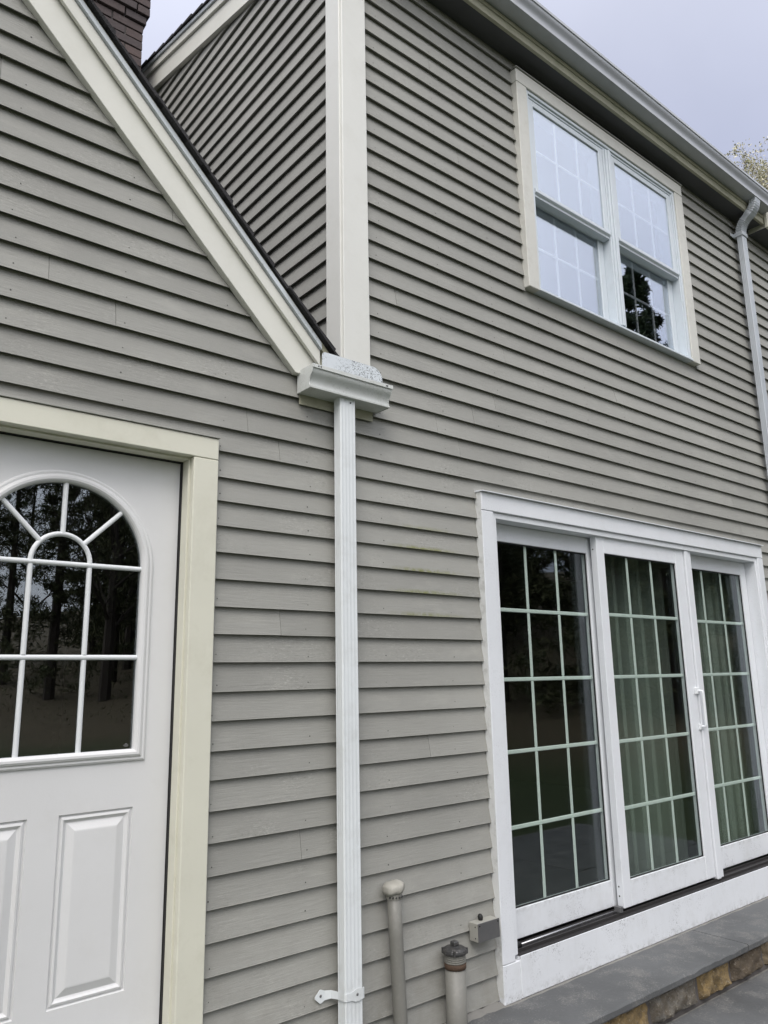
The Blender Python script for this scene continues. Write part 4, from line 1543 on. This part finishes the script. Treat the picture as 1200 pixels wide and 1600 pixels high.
# tall conifer whose top is mirrored in the right-hand upper sash
ct = empty('conifer_tree', (20.0, -9.0, terrain_z(20, -9)))
tag(ct, 'tall dark conifer mirrored in the lower right sash of the upper window', 'tree')
zb0 = terrain_z(20, -9)
MB().tube([(20, -9, zb0), (20.05, -9, 8), (19.9, -9.05, 13.6)], [.22, .12, .02], 8).build('trunk', M_BARK, ct, smooth=True)
P_ = np.concatenate([conifer_points(19.9, -9.0, zb0, 13.9 - zb0, 2.6, 17000, rs), conifer_points(21.2, -9.3, zb0 + 1, 13.0 - zb0 - 1, 2.9, 13000, rs), conifer_points(22.4, -9.0, zb0 + 1, 12.6 - zb0 - 1, 2.9, 12000, rs)])
v, f = cards(P_, rs.uniform(.05, .12, len(P_)), rs, aspect=3.2)
me = bpy.data.meshes.new('crown'); me.from_pydata(v.tolist(), [], f.tolist())
c0 = mesh_obj('crown', me, M_CONIFER, ct, (0, 0, 0))

# budding tree behind the eave at the right
bt_ = empty('budding_tree', (28.0, 8.6, -.03))
tag(bt_, 'budding spring tree with pale blossoms showing above the gutter', 'tree')
tm = MB(); tips = []; rb = np.random.default_rng(21)
tm.tube([(28.3, 8.6, -.03), (28.2, 8.5, 6), (28.3, 8.6, 12)], [.35, .26, .18], 8)
for q in range(13):
    a = q * 2.4
    limb(tm, (28.2 + .1 * math.cos(a), 8.6, 6.9 + .42 * q), (math.cos(a) * .62, math.sin(a) * .5, 1.0), 4.4 - .06 * q, .085, 3, rb, tips)
tp = np.array([tuple(t) for t in tips])
lift = 19.3 - tp[:, 2].max()
tp[:, 2] += lift
tm.v = [(x, y, z + (lift if z > 5 else 0)) for x, y, z in tm.v]
extra = []
for q in range(34):
    xx_ = 25.6 + 6.0 * q / 33 + rb.uniform(-.3, .3)
    limb(tm, (xx_, 8.6 + rb.uniform(-.8, .8), 17.0 + (xx_ - 26) * .26 + rb.uniform(-.7, .5)), (rb.uniform(-.3, .3), 0, 1.0), 2.1, .022, 2, rb, extra)
tp = np.concatenate([tp, np.array([tuple(t) for t in extra])] * 1)
tm.build('trunk', M_TWIG, bt_, recalc=False)
k = rs.integers(0, len(tp), 40000)
P_ = tp[k] + rs.normal(size=(40000, 3)) * .10
v, f = cards(P_, rs.uniform(.04, .10, len(P_)), rs, aspect=1.4)
me = bpy.data.meshes.new('crown'); me.from_pydata(v.tolist(), [], f.tolist())
mesh_obj('crown', me, M_BUD, bt_, (0, 0, 0))

# wood on the bank behind the camera, seen only as dark reflections in the glass
VV, FF, nn = [], [], 0
wt = MB()
spots = []
for q in range(60):
    for _ in range(80):
        x, y = rs.uniform(3, 50), rs.uniform(-38, 0)
        s_ = bank_s(x, y)
        if 3.0 < s_ < 26 and not (17 < x < 24 and -14 < y < -5) and all((x - a) ** 2 + (y - b) ** 2 > 5 for a, b, *_ in spots): break
    dist = math.hypot(x, y - 2.6)
    spots.append((x, y, min(rs.uniform(7.5, 12.5), 1.2 + dist * (.30 if q % 4 == 0 else .40) - terrain_z(x, y)), q % 4 == 0, 1.0))
# taller row at the back closes the wood
for q in range(44):
    for _ in range(80):
        x, y = rs.uniform(2, 52), rs.uniform(-46, -3)
        s_ = bank_s(x, y)
        if 12 < s_ < 30 and not (17 < x < 24 and -14 < y < -5): break
    dist = math.hypot(x, y - 2.6)
    spots.append((x, y, min(rs.uniform(10, 14), 1.2 + dist * .38 - terrain_z(x, y)), False, .45))
# unseen evergreens added on the left, behind the photographer, to shade the lower wall
for x, y, h in ((-4.6, -5.0, 7.0), (-6.8, -2.6, 6.5), (-3.0, -8.2, 8.5), (-8.5, -6.5, 9.0), (-.8, -11.5, 8.5), (-10.5, -2.5, 8)):
    spots.append((x, y, h, False, .75))
for x, y, h, broad, dens in spots:
    zt = terrain_z(x, y)
    if not broad:
        n_ = int(15000 * dens)
        pts_ = conifer_points(x, y, zt, h, rs.uniform(1.8, 2.8), n_, rs, .03)
        sz = rs.uniform(.03, .08, len(pts_)) * (1.9 if dens < .5 else 1)
    else:
        tips = []
        lm = MB()
        for k in range(7):
            a_ = k * 2.4
            limb(wt, (x, y, zt + h * (.25 + .06 * k)), (math.cos(a_), math.sin(a_), .9), h * .34, .06, 2, rs, tips)
        tp = np.array([tuple(t) for t in tips])
        pts_ = tp[rs.integers(0, len(tp), 4500)] + rs.normal(size=(4500, 3)) * .28
        sz = rs.uniform(.025, .06, len(pts_))
    v, f = cards(pts_, sz, rs, aspect=4.0)
    VV.append(v); FF.append(f + nn); nn += len(v)
    wt.tube([(x, y, zt - .2), (x + .1, y, zt + h * .5), (x, y + .1, zt + h * .92)], [.20, .13, .03], 6, cap=False)
# undergrowth on the bank
up_ = []
for _ in range(30000):
    x, y = rs.uniform(3, 46), rs.uniform(-34, 1)
    s_ = bank_s(x, y)
    if 1.6 < s_ < 14:
        up_.append((x, y, terrain_z(x, y) + rs.random() ** 2 * 1.4))
up_ = np.array(up_)
v, f = cards(up_, rs.uniform(.02, .06, len(up_)), rs, aspect=3.0)
VV.append(v); FF.append(f + nn)
me = bpy.data.meshes.new('woodland_and_added_foliage'); me.from_pydata(np.concatenate(VV).tolist(), [], np.concatenate(FF).tolist())
tag(mesh_obj('woodland_and_added_foliage', me, M_WOODLEAF, None, (0, 0, 0)), 'dark woodland on the bank, mirrored in the door glass, plus added unseen evergreens', 'woodland', kind='stuff')
tag(wt.build('woodland_and_added_trunks', M_BARK, None, recalc=False), 'tree trunks of the woodland mirrored in the door glass and of added unseen evergreens', 'woodland', kind='stuff')
